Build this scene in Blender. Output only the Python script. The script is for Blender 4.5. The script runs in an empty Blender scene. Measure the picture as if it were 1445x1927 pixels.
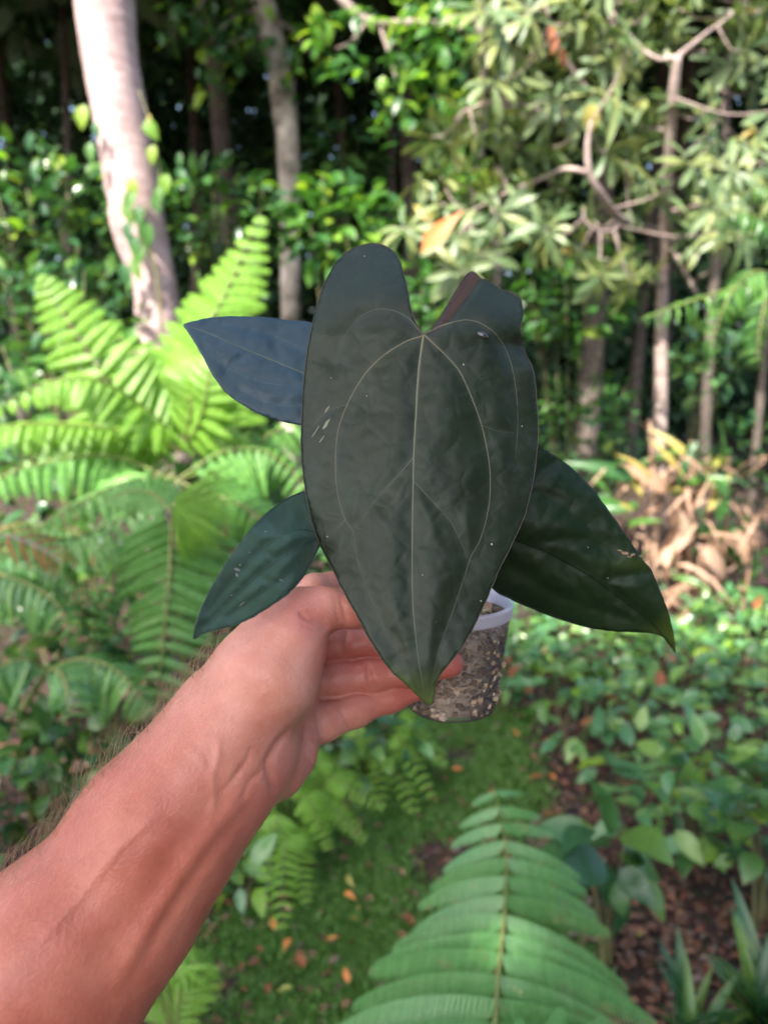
import bpy, math, random
import numpy as np
from mathutils import Vector, Matrix, noise
from mathutils.geometry import delaunay_2d_cdt
R = random.Random(7)
NR = np.random.default_rng(7)
SC = bpy.context.scene
COL = SC.collection
# ------------------------------------------------------------------ camera, sky, sun, exposure
PITCH = math.radians(10.0); CAMH = 1.55; FPX = 1448.0
cam_d = bpy.data.cameras.new('camera'); cam = bpy.data.objects.new('camera', cam_d); COL.objects.link(cam)
cam.location = (0, 0, CAMH); cam.rotation_euler = (math.pi/2 - PITCH, 0, 0)
cam_d.sensor_fit = 'VERTICAL'; cam_d.sensor_height = 34.6; cam_d.lens = 26.0
cam_d.clip_start = 0.02; cam_d.clip_end = 500
cam_d.dof.use_dof = True; cam_d.dof.focus_distance = 0.375; cam_d.dof.aperture_fstop = 6.6; cam_d.dof.aperture_blades = 0
SC.camera = cam
EL = math.radians(48); AZ = math.radians(212)
SUN_DIR = Vector((math.sin(AZ)*math.cos(EL), math.cos(AZ)*math.cos(EL), math.sin(EL)))   # towards the sun
W = bpy.data.worlds.new('World'); SC.world = W; W.use_nodes = True
wn = W.node_tree; bg = wn.nodes['Background']; sky = wn.nodes.new('ShaderNodeTexSky')
sky.sky_type = 'NISHITA'; sky.sun_disc = False; sky.sun_elevation = EL; sky.sun_rotation = AZ
sky.air_density = 1.0; sky.dust_density = 3.5; sky.ozone_density = 1.0
wn.links.new(sky.outputs[0], bg.inputs[0]); bg.inputs[1].default_value = 0.15
sl = bpy.data.lights.new('sun', 'SUN'); sl.energy = 4.6; sl.angle = math.radians(0.6); sl.color = (1.0, 0.94, 0.84)
so = bpy.data.objects.new('sun', sl); COL.objects.link(so); so.rotation_euler = SUN_DIR.to_track_quat('Z', 'Y').to_euler()
SC.view_settings.view_transform = 'Standard'; SC.view_settings.look = 'None'; SC.view_settings.gamma = 1
SC.view_settings.exposure = 1.82
SC.cycles.max_bounces = 5; SC.cycles.diffuse_bounces = 3; SC.cycles.glossy_bounces = 2; SC.cycles.transmission_bounces = 3; SC.cycles.transparent_max_bounces = 12; SC.cycles.sample_clamp_indirect = 6; SC.cycles.use_adaptive_sampling = True; SC.cycles.adaptive_threshold = .02
try: SC.cycles.use_denoising = True
except Exception: pass
# ------------------------------------------------------------------ geometry helpers
FW = Vector((0, math.cos(PITCH), -math.sin(PITCH))); UP = Vector((0, math.sin(PITCH), math.cos(PITCH))); RT = Vector((1, 0, 0))
C0 = Vector((0, 0, CAMH))
def ray(px, py): return RT*((px-722.5)/FPX) - UP*((py-963.5)/FPX) + FW
def PD(px, py, d): return C0 + ray(px, py)*d             # point at a depth along the view axis
def P(px, py, y):                                        # point at a distance y in front of the camera's foot
    r = ray(px, py); return C0 + r*(y/r.y)
def G(px, py, z=0.0):                                    # point on the ground
    r = ray(px, py); return C0 + r*((z-CAMH)/r.z)
def terr(x, y):
    h = 0.0
    if y > 9: h += 0.05*(y-9)**1.15
    return h
def catmull(pts, n):
    pts = [Vector(p) for p in pts]
    if len(pts) == 2: return [pts[0].lerp(pts[1], i/(n-1)) for i in range(n)]
    q = [pts[0]*2-pts[1]] + pts + [pts[-1]*2-pts[-2]]
    out = []; m = len(pts)-1
    for i in range(n):
        u = i/(n-1)*m; k = min(int(u), m-1); t = u-k
        a, b, c, d = q[k], q[k+1], q[k+2], q[k+3]
        out.append(0.5*((2*b)+(c-a)*t+(2*a-5*b+4*c-d)*t*t+(3*b-a-3*c+d)*t*t*t))
    return out
def lerp1(vals, n):
    xs = np.linspace(0, 1, len(vals)); return np.interp(np.linspace(0, 1, n), xs, vals)
ORG = {}
def mesh(name, V, Fc, mat, smooth=True):
    me = bpy.data.meshes.new(name)
    me.from_pydata([tuple(v) for v in V], [], [tuple(f) for f in Fc]); me.update()
    if mat: me.materials.append(mat)
    if smooth: me.polygons.foreach_set('use_smooth', [True]*len(me.polygons))
    return me
def link(name, me, parent=None, org=Vector((0, 0, 0))):
    o = bpy.data.objects.new(name, me); COL.objects.link(o)
    ORG[o] = Vector(org)
    if parent is not None: o.parent = parent; o.location = Vector(org) - ORG[parent]
    else: o.location = org
    return o
def obj(name, V, Fc, mat, parent=None, smooth=True, org=None):
    b = ORG[parent] if parent is not None else Vector(org or (0, 0, 0))
    return link(name, mesh(name, [Vector(v)-b for v in V], Fc, mat, smooth), parent, b)
def tag(o, label, cat=None, group=None, kind=None):
    if label: o['label'] = label
    if cat: o['category'] = cat
    if group: o['group'] = group
    if kind: o['kind'] = kind
    return o
def thing(name, label, cat, base, group=None):
    o = bpy.data.objects.new(name, None); COL.objects.link(o); o.location = base; ORG[o] = Vector(base)
    o.empty_display_size = 0.05
    return tag(o, label, cat, group)
def frame_M(pos, d, n, sx, sy=None, sz=None):
    d = d.normalized(); s = n.cross(d)
    if s.length < 1e-5: s = d.orthogonal()
    s.normalize(); n2 = d.cross(s)
    sy = sx if sy is None else sy; sz = sx if sz is None else sz
    return Matrix(((d.x*sx, s.x*sy, n2.x*sz, pos.x), (d.y*sx, s.y*sy, n2.y*sz, pos.y), (d.z*sx, s.z*sy, n2.z*sz, pos.z), (0, 0, 0, 1)))
def inst(name, me, parent, M):
    o = bpy.data.objects.new(name, me); COL.objects.link(o); o.parent = parent
    o.matrix_basis = Matrix.Translation(-ORG[parent]) @ M
    return o
def inst_top(name, me, M):
    o = bpy.data.objects.new(name, me); COL.objects.link(o); o.matrix_basis = M; ORG[o] = M.translation.copy()
    return o
def join_insts(me, Ms):                                  # many placements of one mesh as arrays
    nv = len(me.vertices); v = np.empty(nv*3, np.float32); me.vertices.foreach_get('co', v); v = v.reshape(-1, 3)
    polys = [tuple(p.vertices) for p in me.polygons]
    A = np.array([[list(r) for r in m] for m in Ms], dtype=np.float32)
    Vw = np.einsum('mij,vj->mvi', A[:, :3, :3], v) + A[:, None, :3, 3]
    Fc = []
    for k in range(len(Ms)): o = k*nv; Fc += [tuple(i+o for i in p) for p in polys]
    return Vw.reshape(-1, 3), Fc
def stuff(name, parts, mat, parent=None, base=Vector((0, 0, 0))):
    Vs, Fs, o = [], [], 0
    b = ORG[parent] if parent is not None else base
    for V, Fc in parts:
        Vs.append(np.asarray(V, dtype=np.float32)-np.array(b, dtype=np.float32)); Fs += [tuple(i+o for i in f) for f in Fc]; o += len(V)
    me = bpy.data.meshes.new(name); me.from_pydata(np.concatenate(Vs).tolist(), [], Fs); me.update(); me.materials.append(mat)
    ob = link(name, me, parent, b); ob['kind'] = 'stuff'
    return ob
def tube(pts, radii, n=8, cap=True, wob=0.0, seed=0):
    pts = [Vector(p) for p in pts]; m = len(pts); V = []; Fc = []
    t0 = (pts[1]-pts[0]).normalized(); u = t0.orthogonal().normalized()
    for i, p in enumerate(pts):
        t = (pts[min(i+1, m-1)]-pts[max(i-1, 0)]).normalized()
        u = (u - t*u.dot(t)).normalized(); w = t.cross(u)
        for k in range(n):
            a = 2*math.pi*k/n; dirv = u*math.cos(a)+w*math.sin(a); r = radii[i]
            if wob: r *= 1+wob*noise.noise(Vector((p.x*2+seed, p.y*2, p.z*2))*1.5+dirv*1.2)+wob*.5*noise.noise((p+dirv*.3)*9)
            V.append(p+dirv*r)
    for i in range(m-1):
        for k in range(n):
            a, b = i*n+k, i*n+(k+1) % n; Fc.append((a, b, b+n, a+n))
    if cap: Fc.append(tuple(range(n-1, -1, -1))); Fc.append(tuple(range((m-1)*n, m*n)))
    return V, Fc
# ------------------------------------------------------------------ materials
def nodes(name):
    m = bpy.data.materials.new(name); m.use_nodes = True; nt = m.node_tree; nt.nodes.clear()
    out = nt.nodes.new('ShaderNodeOutputMaterial'); return m, nt, out
def N(nt, t, **kw):
    n = nt.nodes.new(t)
    for k, v in kw.items():
        if k in n.inputs: n.inputs[k].default_value = v
        else: setattr(n, k, v)
    return n
def ramp(nt, stops):
    r = nt.nodes.new('ShaderNodeValToRGB'); e = r.color_ramp.elements
    while len(e) < len(stops): e.new(0.5)
    for i, (p, c) in enumerate(stops): e[i].position = p; e[i].color = (*c, 1)
    return r
def leaf_mat(name, cols, rough=0.42, trans=0.30, tcol=None, spot=None, spec=0.5, nscale=9):
    m, nt, out = nodes(name); L = nt.links
    oi = N(nt, 'ShaderNodeObjectInfo'); ge = N(nt, 'ShaderNodeNewGeometry')
    add = N(nt, 'ShaderNodeMath', operation='ADD'); L.new(oi.outputs['Random'], add.inputs[0]); L.new(ge.outputs['Random Per Island'], add.inputs[1])
    tc = N(nt, 'ShaderNodeTexCoord'); no = N(nt, 'ShaderNodeTexNoise', Scale=nscale, Detail=1.0); L.new(tc.outputs['Object'], no.inputs['Vector'])
    ad2 = N(nt, 'ShaderNodeMath', operation='MULTIPLY_ADD'); ad2.inputs[1].default_value = 0.35; L.new(no.outputs[0], ad2.inputs[0]); L.new(add.outputs[0], ad2.inputs[2])
    fr = N(nt, 'ShaderNodeMath', operation='FRACT'); L.new(ad2.outputs[0], fr.inputs[0])
    n = len(cols); rp = ramp(nt, [((i+.5)/n, c) for i, c in enumerate(cols)]); L.new(fr.outputs[0], rp.inputs[0])
    p = N(nt, 'ShaderNodeBsdfPrincipled', Roughness=rough); p.inputs['Specular IOR Level'].default_value = spec
    L.new(rp.outputs[0], p.inputs['Base Color'])
    t = N(nt, 'ShaderNodeBsdfTranslucent')
    mx = N(nt, 'ShaderNodeMix', data_type='RGBA', blend_type='MULTIPLY'); mx.inputs[0].default_value = 1
    L.new(rp.outputs[0], mx.inputs[6]); mx.inputs[7].default_value = (*(tcol or (1.5, 1.6, .7)), 1); L.new(mx.outputs[2], t.inputs[0])
    ms = N(nt, 'ShaderNodeMixShader'); ms.inputs[0].default_value = trans
    L.new(p.outputs[0], ms.inputs[1]); L.new(t.outputs[0], ms.inputs[2]); L.new(ms.outputs[0], out.inputs[0])
    return m
def bark_mat(name, c1, c2, scale=6, rough=0.8, bump=0.5, squash=(1, 1, 3)):
    m, nt, out = nodes(name); L = nt.links
    tc = N(nt, 'ShaderNodeTexCoord'); mp = N(nt, 'ShaderNodeMapping'); mp.inputs['Scale'].default_value = squash; L.new(tc.outputs['Object'], mp.inputs[0])
    n1 = N(nt, 'ShaderNodeTexNoise', Scale=scale, Detail=6.0, Roughness=.65); L.new(mp.outputs[0], n1.inputs['Vector'])
    n2 = N(nt, 'ShaderNodeTexNoise', Scale=scale*.35, Detail=3.0); L.new(tc.outputs['Object'], n2.inputs['Vector'])
    ad = N(nt, 'ShaderNodeMath', operation='ADD'); L.new(n1.outputs[0], ad.inputs[0]); L.new(n2.outputs[0], ad.inputs[1])
    rp = ramp(nt, [(.38, c1), (.62, c2)]); hm = N(nt, 'ShaderNodeMath', operation='MULTIPLY'); hm.inputs[1].default_value = .5
    L.new(ad.outputs[0], hm.inputs[0]); L.new(hm.outputs[0], rp.inputs[0])
    p = N(nt, 'ShaderNodeBsdfPrincipled', Roughness=rough); L.new(rp.outputs[0], p.inputs['Base Color'])
    bu = N(nt, 'ShaderNodeBump', Strength=bump, Distance=.02); L.new(n1.outputs[0], bu.inputs['Height']); L.new(bu.outputs[0], p.inputs['Normal'])
    L.new(p.outputs[0], out.inputs[0]); return m
M = {}
M['fern'] = leaf_mat('fern_green', [(.12, .27, .025), (.15, .32, .032), (.19, .36, .045)], .5, .38, (1.4, 1.35, .6))
M['fern_dark'] = leaf_mat('fern_mid_green', [(.085, .22, .05), (.115, .28, .065), (.145, .32, .065)], .42, .3)
M['frond_near'] = leaf_mat('frond_blue_green', [(.105, .27, .085), (.115, .29, .092), (.13, .315, .105)], .30, .25, (1.3, 1.5, .8), spec=.6, nscale=2)
M['palm'] = leaf_mat('palm_green', [(.06, .17, .05), (.095, .23, .07), (.13, .28, .07)], .26, .25)
M['glossy'] = leaf_mat('glossy_shrub_green', [(.022, .075, .03), (.035, .105, .04), (.05, .13, .035), (.085, .17, .03)], .3, .22)
M['grey_green'] = leaf_mat('grey_green_leaf', [(.075, .13, .05), (.11, .17, .07), (.145, .20, .08), (.18, .21, .065)], .46, .25, (1.3, 1.4, .7))
M['mid'] = leaf_mat('mid_green_leaf', [(.03, .10, .03), (.045, .14, .03), (.07, .18, .03)], .38, .32)
M['cover'] = leaf_mat('ground_cover_green', [(.05, .14, .06), (.075, .19, .075), (.105, .23, .07), (.15, .26, .065)], .28, .25)
M['forest'] = leaf_mat('deep_forest_green', [(.035, .085, .05), (.05, .115, .055), (.075, .15, .055)], .55, .2, spec=.35)
M['canopy'] = leaf_mat('canopy_green', [(.03, .08, .025), (.045, .11, .03)], .5, .12)
M['lime'] = leaf_mat('lime_green_leaf', [(.13, .28, .03), (.17, .32, .04), (.20, .30, .03)], .4, .4)
M['dry'] = leaf_mat('dry_tan_leaf', [(.30, .18, .12), (.38, .245, .17), (.45, .31, .23), (.24, .14, .09)], .7, .25, (1.2, 1, .8), spec=.25)
M['rust'] = leaf_mat('rust_dry_leaf', [(.22, .08, .035), (.30, .12, .05), (.20, .07, .04)], .7, .15, (1.2, 1, .8), spec=.25)
M['yellow'] = leaf_mat('yellowing_leaf', [(.34, .30, .07), (.40, .31, .09), (.28, .29, .06)], .5, .35, (1.2, 1.1, .6))
M['orange'] = leaf_mat('orange_leaf', [(.62, .2, .06), (.6, .24, .07)], .5, .3, (1.2, 1, .7))
M['litter'] = leaf_mat('leaf_litter', [(.07, .04, .028), (.12, .062, .042), (.17, .095, .06), (.10, .07, .055), (.19, .075, .04), (.14, .11, .09)], .8, .05, (1, 1, 1), spec=.2)
M['grass'] = leaf_mat('lawn_green', [(.06, .15, .03), (.085, .195, .04), (.115, .23, .045)], .5, .25)
M['bark_pink'] = bark_mat('pale_pink_bark', (.22, .145, .14), (.47, .345, .34), 7, .75, .5, (1, 1, 3))
M['bark_pale'] = bark_mat('pale_grey_bark', (.09, .075, .055), (.56, .49, .43), 9, .85, .6, (1, 1, .7))
M['bark_dark'] = bark_mat('dark_bark', (.045, .035, .03), (.12, .095, .08), 8, .9, .6)
M['bark_mid'] = bark_mat('brown_grey_bark', (.15, .11, .10), (.36, .28, .25), 8, .85, .5)
M['stem'] = bark_mat('green_brown_stem', (.07, .09, .03), (.16, .14, .06), 20, .6, .2)
M['rachis'] = bark_mat('fern_stalk', (.10, .15, .03), (.20, .20, .06), 20, .55, .2)
def ground_mat():
    m, nt, out = nodes('forest_soil'); L = nt.links
    tc = N(nt, 'ShaderNodeTexCoord')
    n1 = N(nt, 'ShaderNodeTexNoise', Scale=1.3, Detail=5.0, Roughness=.7); n2 = N(nt, 'ShaderNodeTexNoise', Scale=34.0, Detail=5.0, Roughness=.7); v = N(nt, 'ShaderNodeTexVoronoi', Scale=28.0)
    for n in (n1, n2, v): L.new(tc.outputs['Object'], n.inputs['Vector'])
    r1 = ramp(nt, [(.3, (.03, .018, .013)), (.5, (.075, .042, .03)), (.7, (.13, .07, .045))]); L.new(n2.outputs[0], r1.inputs[0])
    mx = N(nt, 'ShaderNodeMix', data_type='RGBA', blend_type='MULTIPLY'); mx.inputs[0].default_value = .6
    L.new(r1.outputs[0], mx.inputs[6]); L.new(v.outputs['Color'], mx.inputs[7])
    r2 = ramp(nt, [(.35, (.5, .5, .5)), (.7, (1.2, 1.05, 1))]); L.new(n1.outputs[0], r2.inputs[0])
    m2 = N(nt, 'ShaderNodeMix', data_type='RGBA', blend_type='MULTIPLY'); m2.inputs[0].default_value = 1
    L.new(mx.outputs[2], m2.inputs[6]); L.new(r2.outputs[0], m2.inputs[7])
    p = N(nt, 'ShaderNodeBsdfPrincipled', Roughness=.95); L.new(m2.outputs[2], p.inputs['Base Color'])
    bu = N(nt, 'ShaderNodeBump', Strength=.9, Distance=.03); L.new(n2.outputs[0], bu.inputs['Height']); L.new(bu.outputs[0], p.inputs['Normal'])
    L.new(p.outputs[0], out.inputs[0]); return m
M['soil'] = ground_mat()
# ================================================================== SETTING
def build_ground():
    xs = np.concatenate([np.linspace(-60, -7, 16), np.linspace(-6, 6, 61), np.linspace(7, 60, 16)])
    ys = np.concatenate([np.linspace(-30, -3, 8), np.linspace(-2, 10, 61), np.linspace(10.6, 60, 30)])
    V = []; nx = len(xs)
    for y in ys:
        for x in xs: V.append((x, y, terr(x, y)+.025*noise.noise(Vector((x*1.7, y*1.7, 0)))+.015*noise.noise(Vector((x*5, y*5, 3)))-.012))
    Fc = [(j*nx+i, j*nx+i+1, (j+1)*nx+i+1, (j+1)*nx+i) for j in range(len(ys)-1) for i in range(nx-1)]
    o = obj('ground', V, Fc, M['soil']); tag(o, 'dark brown soil of the garden bed and forest floor', kind='structure')
build_ground()
# ------------------------------------------------------------------ leaf blanks (x along the leaf, y across, z up)
def strip_leaf(name, mat, prof, n=5, fold=.18, droop=.25, wavy=0.0):
    V = []; Fc = []
    for i in range(n+1):
        t = i/n; w = prof(t); z = -droop*t*t; x = t*(1-.25*droop*t)
        V += [(x, -w, z+w*fold*2+wavy*math.sin(t*9)), (x, 0, z), (x, w, z+w*fold*2+wavy*math.cos(t*8))]
        if i: a = (i-1)*3; Fc += [(a, a+3, a+4, a+1), (a+1, a+4, a+5, a+2)]
    return mesh(name, V, Fc, mat)
ov = lambda w, e=.8: (lambda t: w*math.sin(math.pi*min(1, max(0, t))**e)**.9+.004)
ob_ = lambda w: (lambda t: w*(math.sin(math.pi*min(1, max(0, t))**1.7)**.8)*1.0+.006)
lin = lambda w: (lambda t: w*min(1, 8*t+.15)*(1-t**3)+.001)
LM = {}
M['cycad'] = leaf_mat('cycad_green', [(.05, .15, .03), (.08, .20, .04), (.115, .26, .045), (.06, .14, .05)], .34, .3)
def LMk(key, mat, prof, n=5, fold=.18, droop=.25, wavy=0.0):
    LM[key] = strip_leaf('leaf_blade', M[mat], prof, n, fold, droop, wavy); return LM[key]
LMk('glossy', 'glossy', ov(.23)); LMk('mid', 'mid', ov(.25)); LMk('obov', 'grey_green', ob_(.105), 6, .16, .38); LMk('cover', 'cover', ov(.24), 5, .15, .3)
LMk('coverlime', 'lime', ov(.24), 5, .15, .3); LMk('lime', 'lime', ov(.3), 5, .15, .3); LMk('big', 'glossy', ov(.30), 6, .12, .35); LMk('forest', 'forest', ov(.28), 3, .15, .2)
LMk('canopy', 'canopy', ov(.3), 3, .1, .2); LMk('strap', 'palm', lin(.06), 7, .3, .45); LMk('strapdark', 'glossy', lin(.07), 6, .3, .2); LMk('dry', 'dry', ov(.16, .9), 6, .5, .7, .02); LMk('dryflat', 'dry', ov(.22), 4, .25, .2, .02)
LMk('rust', 'rust', ov(.22), 4, .3, .15, .03); LMk('yellow', 'yellow', ov(.17), 6, .3, .4); LMk('orange', 'orange', ob_(.17), 6, .2, .25); LMk('litter', 'litter', ov(.28), 3, .35, .1, .03)
LMk('lance', 'mid', lin(.11), 6, .3, .3); LMk('fanlime', 'fern', lin(.04), 6, .35, .45); LMk('rustfrond', 'rust', lin(.05), 5, .3, .4); LMk('cycad', 'cycad', ov(.085), 5, .25, .45); LMk('drylance', 'dry', lin(.05), 7, .5, .8, .015); LMk('yellowlance', 'yellow', lin(.09), 6, .3, .5)
def pinna_mesh(mat, K, fold=.22, droop=.28, blunt=.6, gap=.9):
    V = []; Fc = []
    def c(x, y): return (x*(1-.2*droop*x), y, -droop*x*x-fold*abs(y))
    n = K
    for i in range(n+1):
        t = i/n; V += [c(t, -.012), c(t, .012)]
        if i: a = (i-1)*2; Fc.append((a, a+2, a+3, a+1))
    for i in range(K):
        x = (i+.5)/K; w = .5*min(1, (1-x)*1.9+.04)**blunt*min(1, .55+4*x); hw = .5/K*gap
        for s in (-1, 1):
            o = len(V); lean = .8/K+.02
            V += [c(x-hw, s*.008), c(x+hw, s*.008), c(min(1.02, x+hw*.95+lean*.6), s*w*.62), c(min(1.04, x+lean), s*w), c(x-hw*.75+lean*.5, s*w*.66)]
            f = (o, o+1, o+2, o+3, o+4); Fc.append(f if s > 0 else f[::-1])
    return mesh('pinna_blade', V, Fc, mat, False)
PM = {}; PM.update({'fern': pinna_mesh(M['fern'], 15), 'fern_dark': pinna_mesh(M['fern_dark'], 16, .25, .35), 'near': pinna_mesh(M['frond_near'], 34, .36, .34, .42, .62), 'sword': LMk('sword', 'fern', lin(.16), 5, .1, .3)})
M['palmy'] = leaf_mat('feathery_green', [(.12, .28, .075), (.14, .31, .09), (.16, .34, .10)], .36, .28, nscale=2)
PM['palmy'] = pinna_mesh(M['palmy'], 24, .32, .34, .5, .72)
def jit(v, s): return v+Vector((R.gauss(0, s), R.gauss(0, s), R.gauss(0, s)))
def frond(parent, pts, Lmax, n, pin, nrm, W=None, prof=None, r=.006, ang=.45, start=.08, nm='pinna', rmat='rachis', jitter=.06, droopy=0.0, part='frond', label=None):
    """one frond: a stalk with a leaflet object on each side at every node"""
    cv = catmull(pts, 40); V, Fc = tube(cv, lerp1([r, r*.8, r*.25], 40), 5); fr = obj(part, V, Fc, M[rmat], parent)
    if label: fr['label'] = label
    Ltot = sum((cv[i+1]-cv[i]).length for i in range(39)); sp = Ltot*(1-start)/n
    prof = prof or (lambda t: (min(1, .45+t*2.2))*(1-t)**.75)
    for i in range(n):
        t = i/n; u = (start+(1-start)*(i+.5)/n)*39; k = min(int(u), 38); p = cv[k].lerp(cv[k+1], u-k)
        tg = (cv[min(k+1, 39)]-cv[max(k-1, 0)]).normalized(); nn = Vector(nrm); nn = (nn-tg*nn.dot(tg)).normalized(); sd_ = tg.cross(nn)
        L = Lmax*prof(t)
        if L < .008: continue
        for s in (-1, 1):
            a = ang+R.gauss(0, jitter); d = (sd_*s*math.cos(a)+tg*math.sin(a)-nn*droopy*R.uniform(.6, 1.4)).normalized()
            nv = jit(nn+Vector((0, 0, 0)), jitter*1.5); w = (W or sp*1.05)*(.45+.55*min(1, prof(t)*1.3))
            l = L*R.uniform(.93, 1.05); inst(nm, PM[pin] if pin in PM else LM[pin], fr, frame_M(p, d, nv, l, w if pin in ('fern', 'fern_dark', 'near', 'palmy') else l, l))
    return fr
def fit_base(x, y): return Vector((x, y, terr(x, y)))
def nearest_split(items, limit, key=None):
    it = sorted(items, key=key or (lambda m: (m[1].translation-C0).length)); return it[:limit], it[limit:]
def place_leaves(root, items, limit, mat_for_stuff, nm='leaf', stuffname='foliage'):
    """items: (mesh, matrix); the nearest become leaf objects, the rest one mass"""
    a, b = nearest_split(items, limit)
    for me, mt in a: inst(nm, me, root, mt)
    if b:
        by = {}
        for me, mt in b: by.setdefault(me, []).append(mt)
        for me, ms in by.items(): stuff(stuffname, [join_insts(me, ms)], me.materials[0], root)
def shrub(name, label, cat, ctr, rad, n, leaf, size, base=None, nstem=7, limit=300, group=None, up=.25, extra=None, stem='stem', hollow=.35, sr=.008):
    """ctr, rad: ellipsoid of the leafy part (world); stems rise from the base"""
    ctr = Vector(ctr); base = Vector(base) if base else fit_base(ctr.x, ctr.y+rad[1]*.3)
    root = thing(name, label, cat, base, group); items = []; tips = []
    for k in range(nstem):
        a = R.uniform(0, 6.28); q = Vector((math.cos(a)*rad[0]*R.uniform(.3, .85), math.sin(a)*rad[1]*R.uniform(.3, .85), rad[2]*R.uniform(-.2, .8)))
        tp = ctr+q; b = base+Vector((R.gauss(0, .04), R.gauss(0, .04), -.03)); md = b.lerp(tp, .5)+Vector((q.x*-.15, q.y*-.15, rad[2]*.15))
        V, Fc = tube(catmull([b, md, tp], 9), lerp1([sr, sr*.35], 9), 5); obj('stem', V, Fc, M[stem], root); tips.append((b, md, tp))
    leaves = leaf if isinstance(leaf, (list, tuple)) else [leaf]
    for i in range(n):
        while True:
            q = Vector((R.uniform(-1, 1), R.uniform(-1, 1), R.uniform(-1, 1)))
            if hollow < q.length < 1: break
        wob = 1+.25*noise.noise(q*2.2+ctr); p = ctr+Vector((q.x*rad[0], q.y*rad[1], q.z*rad[2]))*wob
        if p.z < terr(p.x, p.y)+.02: p.z = terr(p.x, p.y)+R.uniform(.02, .12)
        d = Vector((q.x, q.y, q.z*.5+up))+Vector((R.gauss(0, .5), R.gauss(0, .5), R.gauss(0, .35))); nv = Vector((R.gauss(0, .4)+q.x*.4, R.gauss(0, .4)+q.y*.5-.15, 1.0))
        s = size*R.uniform(.6, 1.25); lm = LM[leaves[0]] if (len(leaves) == 1 or R.random() > .12) else LM[R.choice(leaves[1:])]
        items.append((lm, frame_M(p, d, nv, s)))
    if extra: items += extra
    place_leaves(root, items, limit, None)
    return root
def crown_mass(root, ctr, rad, n, size, key='canopy', nm='crown', dens=.0):
    Ms = []
    for i in range(n):
        while True:
            q = Vector((R.uniform(-1, 1), R.uniform(-1, 1), R.uniform(-1, 1)))
            if dens < q.length < 1 and noise.noise(q*2.3+Vector(ctr)) > -.28: break
        p = Vector(ctr)+Vector((q.x*rad[0], q.y*rad[1], q.z*rad[2])); d = Vector((R.gauss(0, 1), R.gauss(0, 1), R.gauss(-.2, .5)))
        Ms.append(frame_M(p, d, Vector((R.gauss(0, .5), R.gauss(0, .5), 1)), size*R.uniform(.6, 1.3)))
    return stuff(nm, [join_insts(LM[key], Ms)], LM[key].materials[0], root)
def trunk(root, pts, radii, mat, n=14, wob=.12, seed=0, nm='trunk', m=30):
    V, Fc = tube(catmull(pts, m), lerp1(radii, m), n, True, wob, seed); return obj(nm, V, Fc, M[mat], root)
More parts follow.
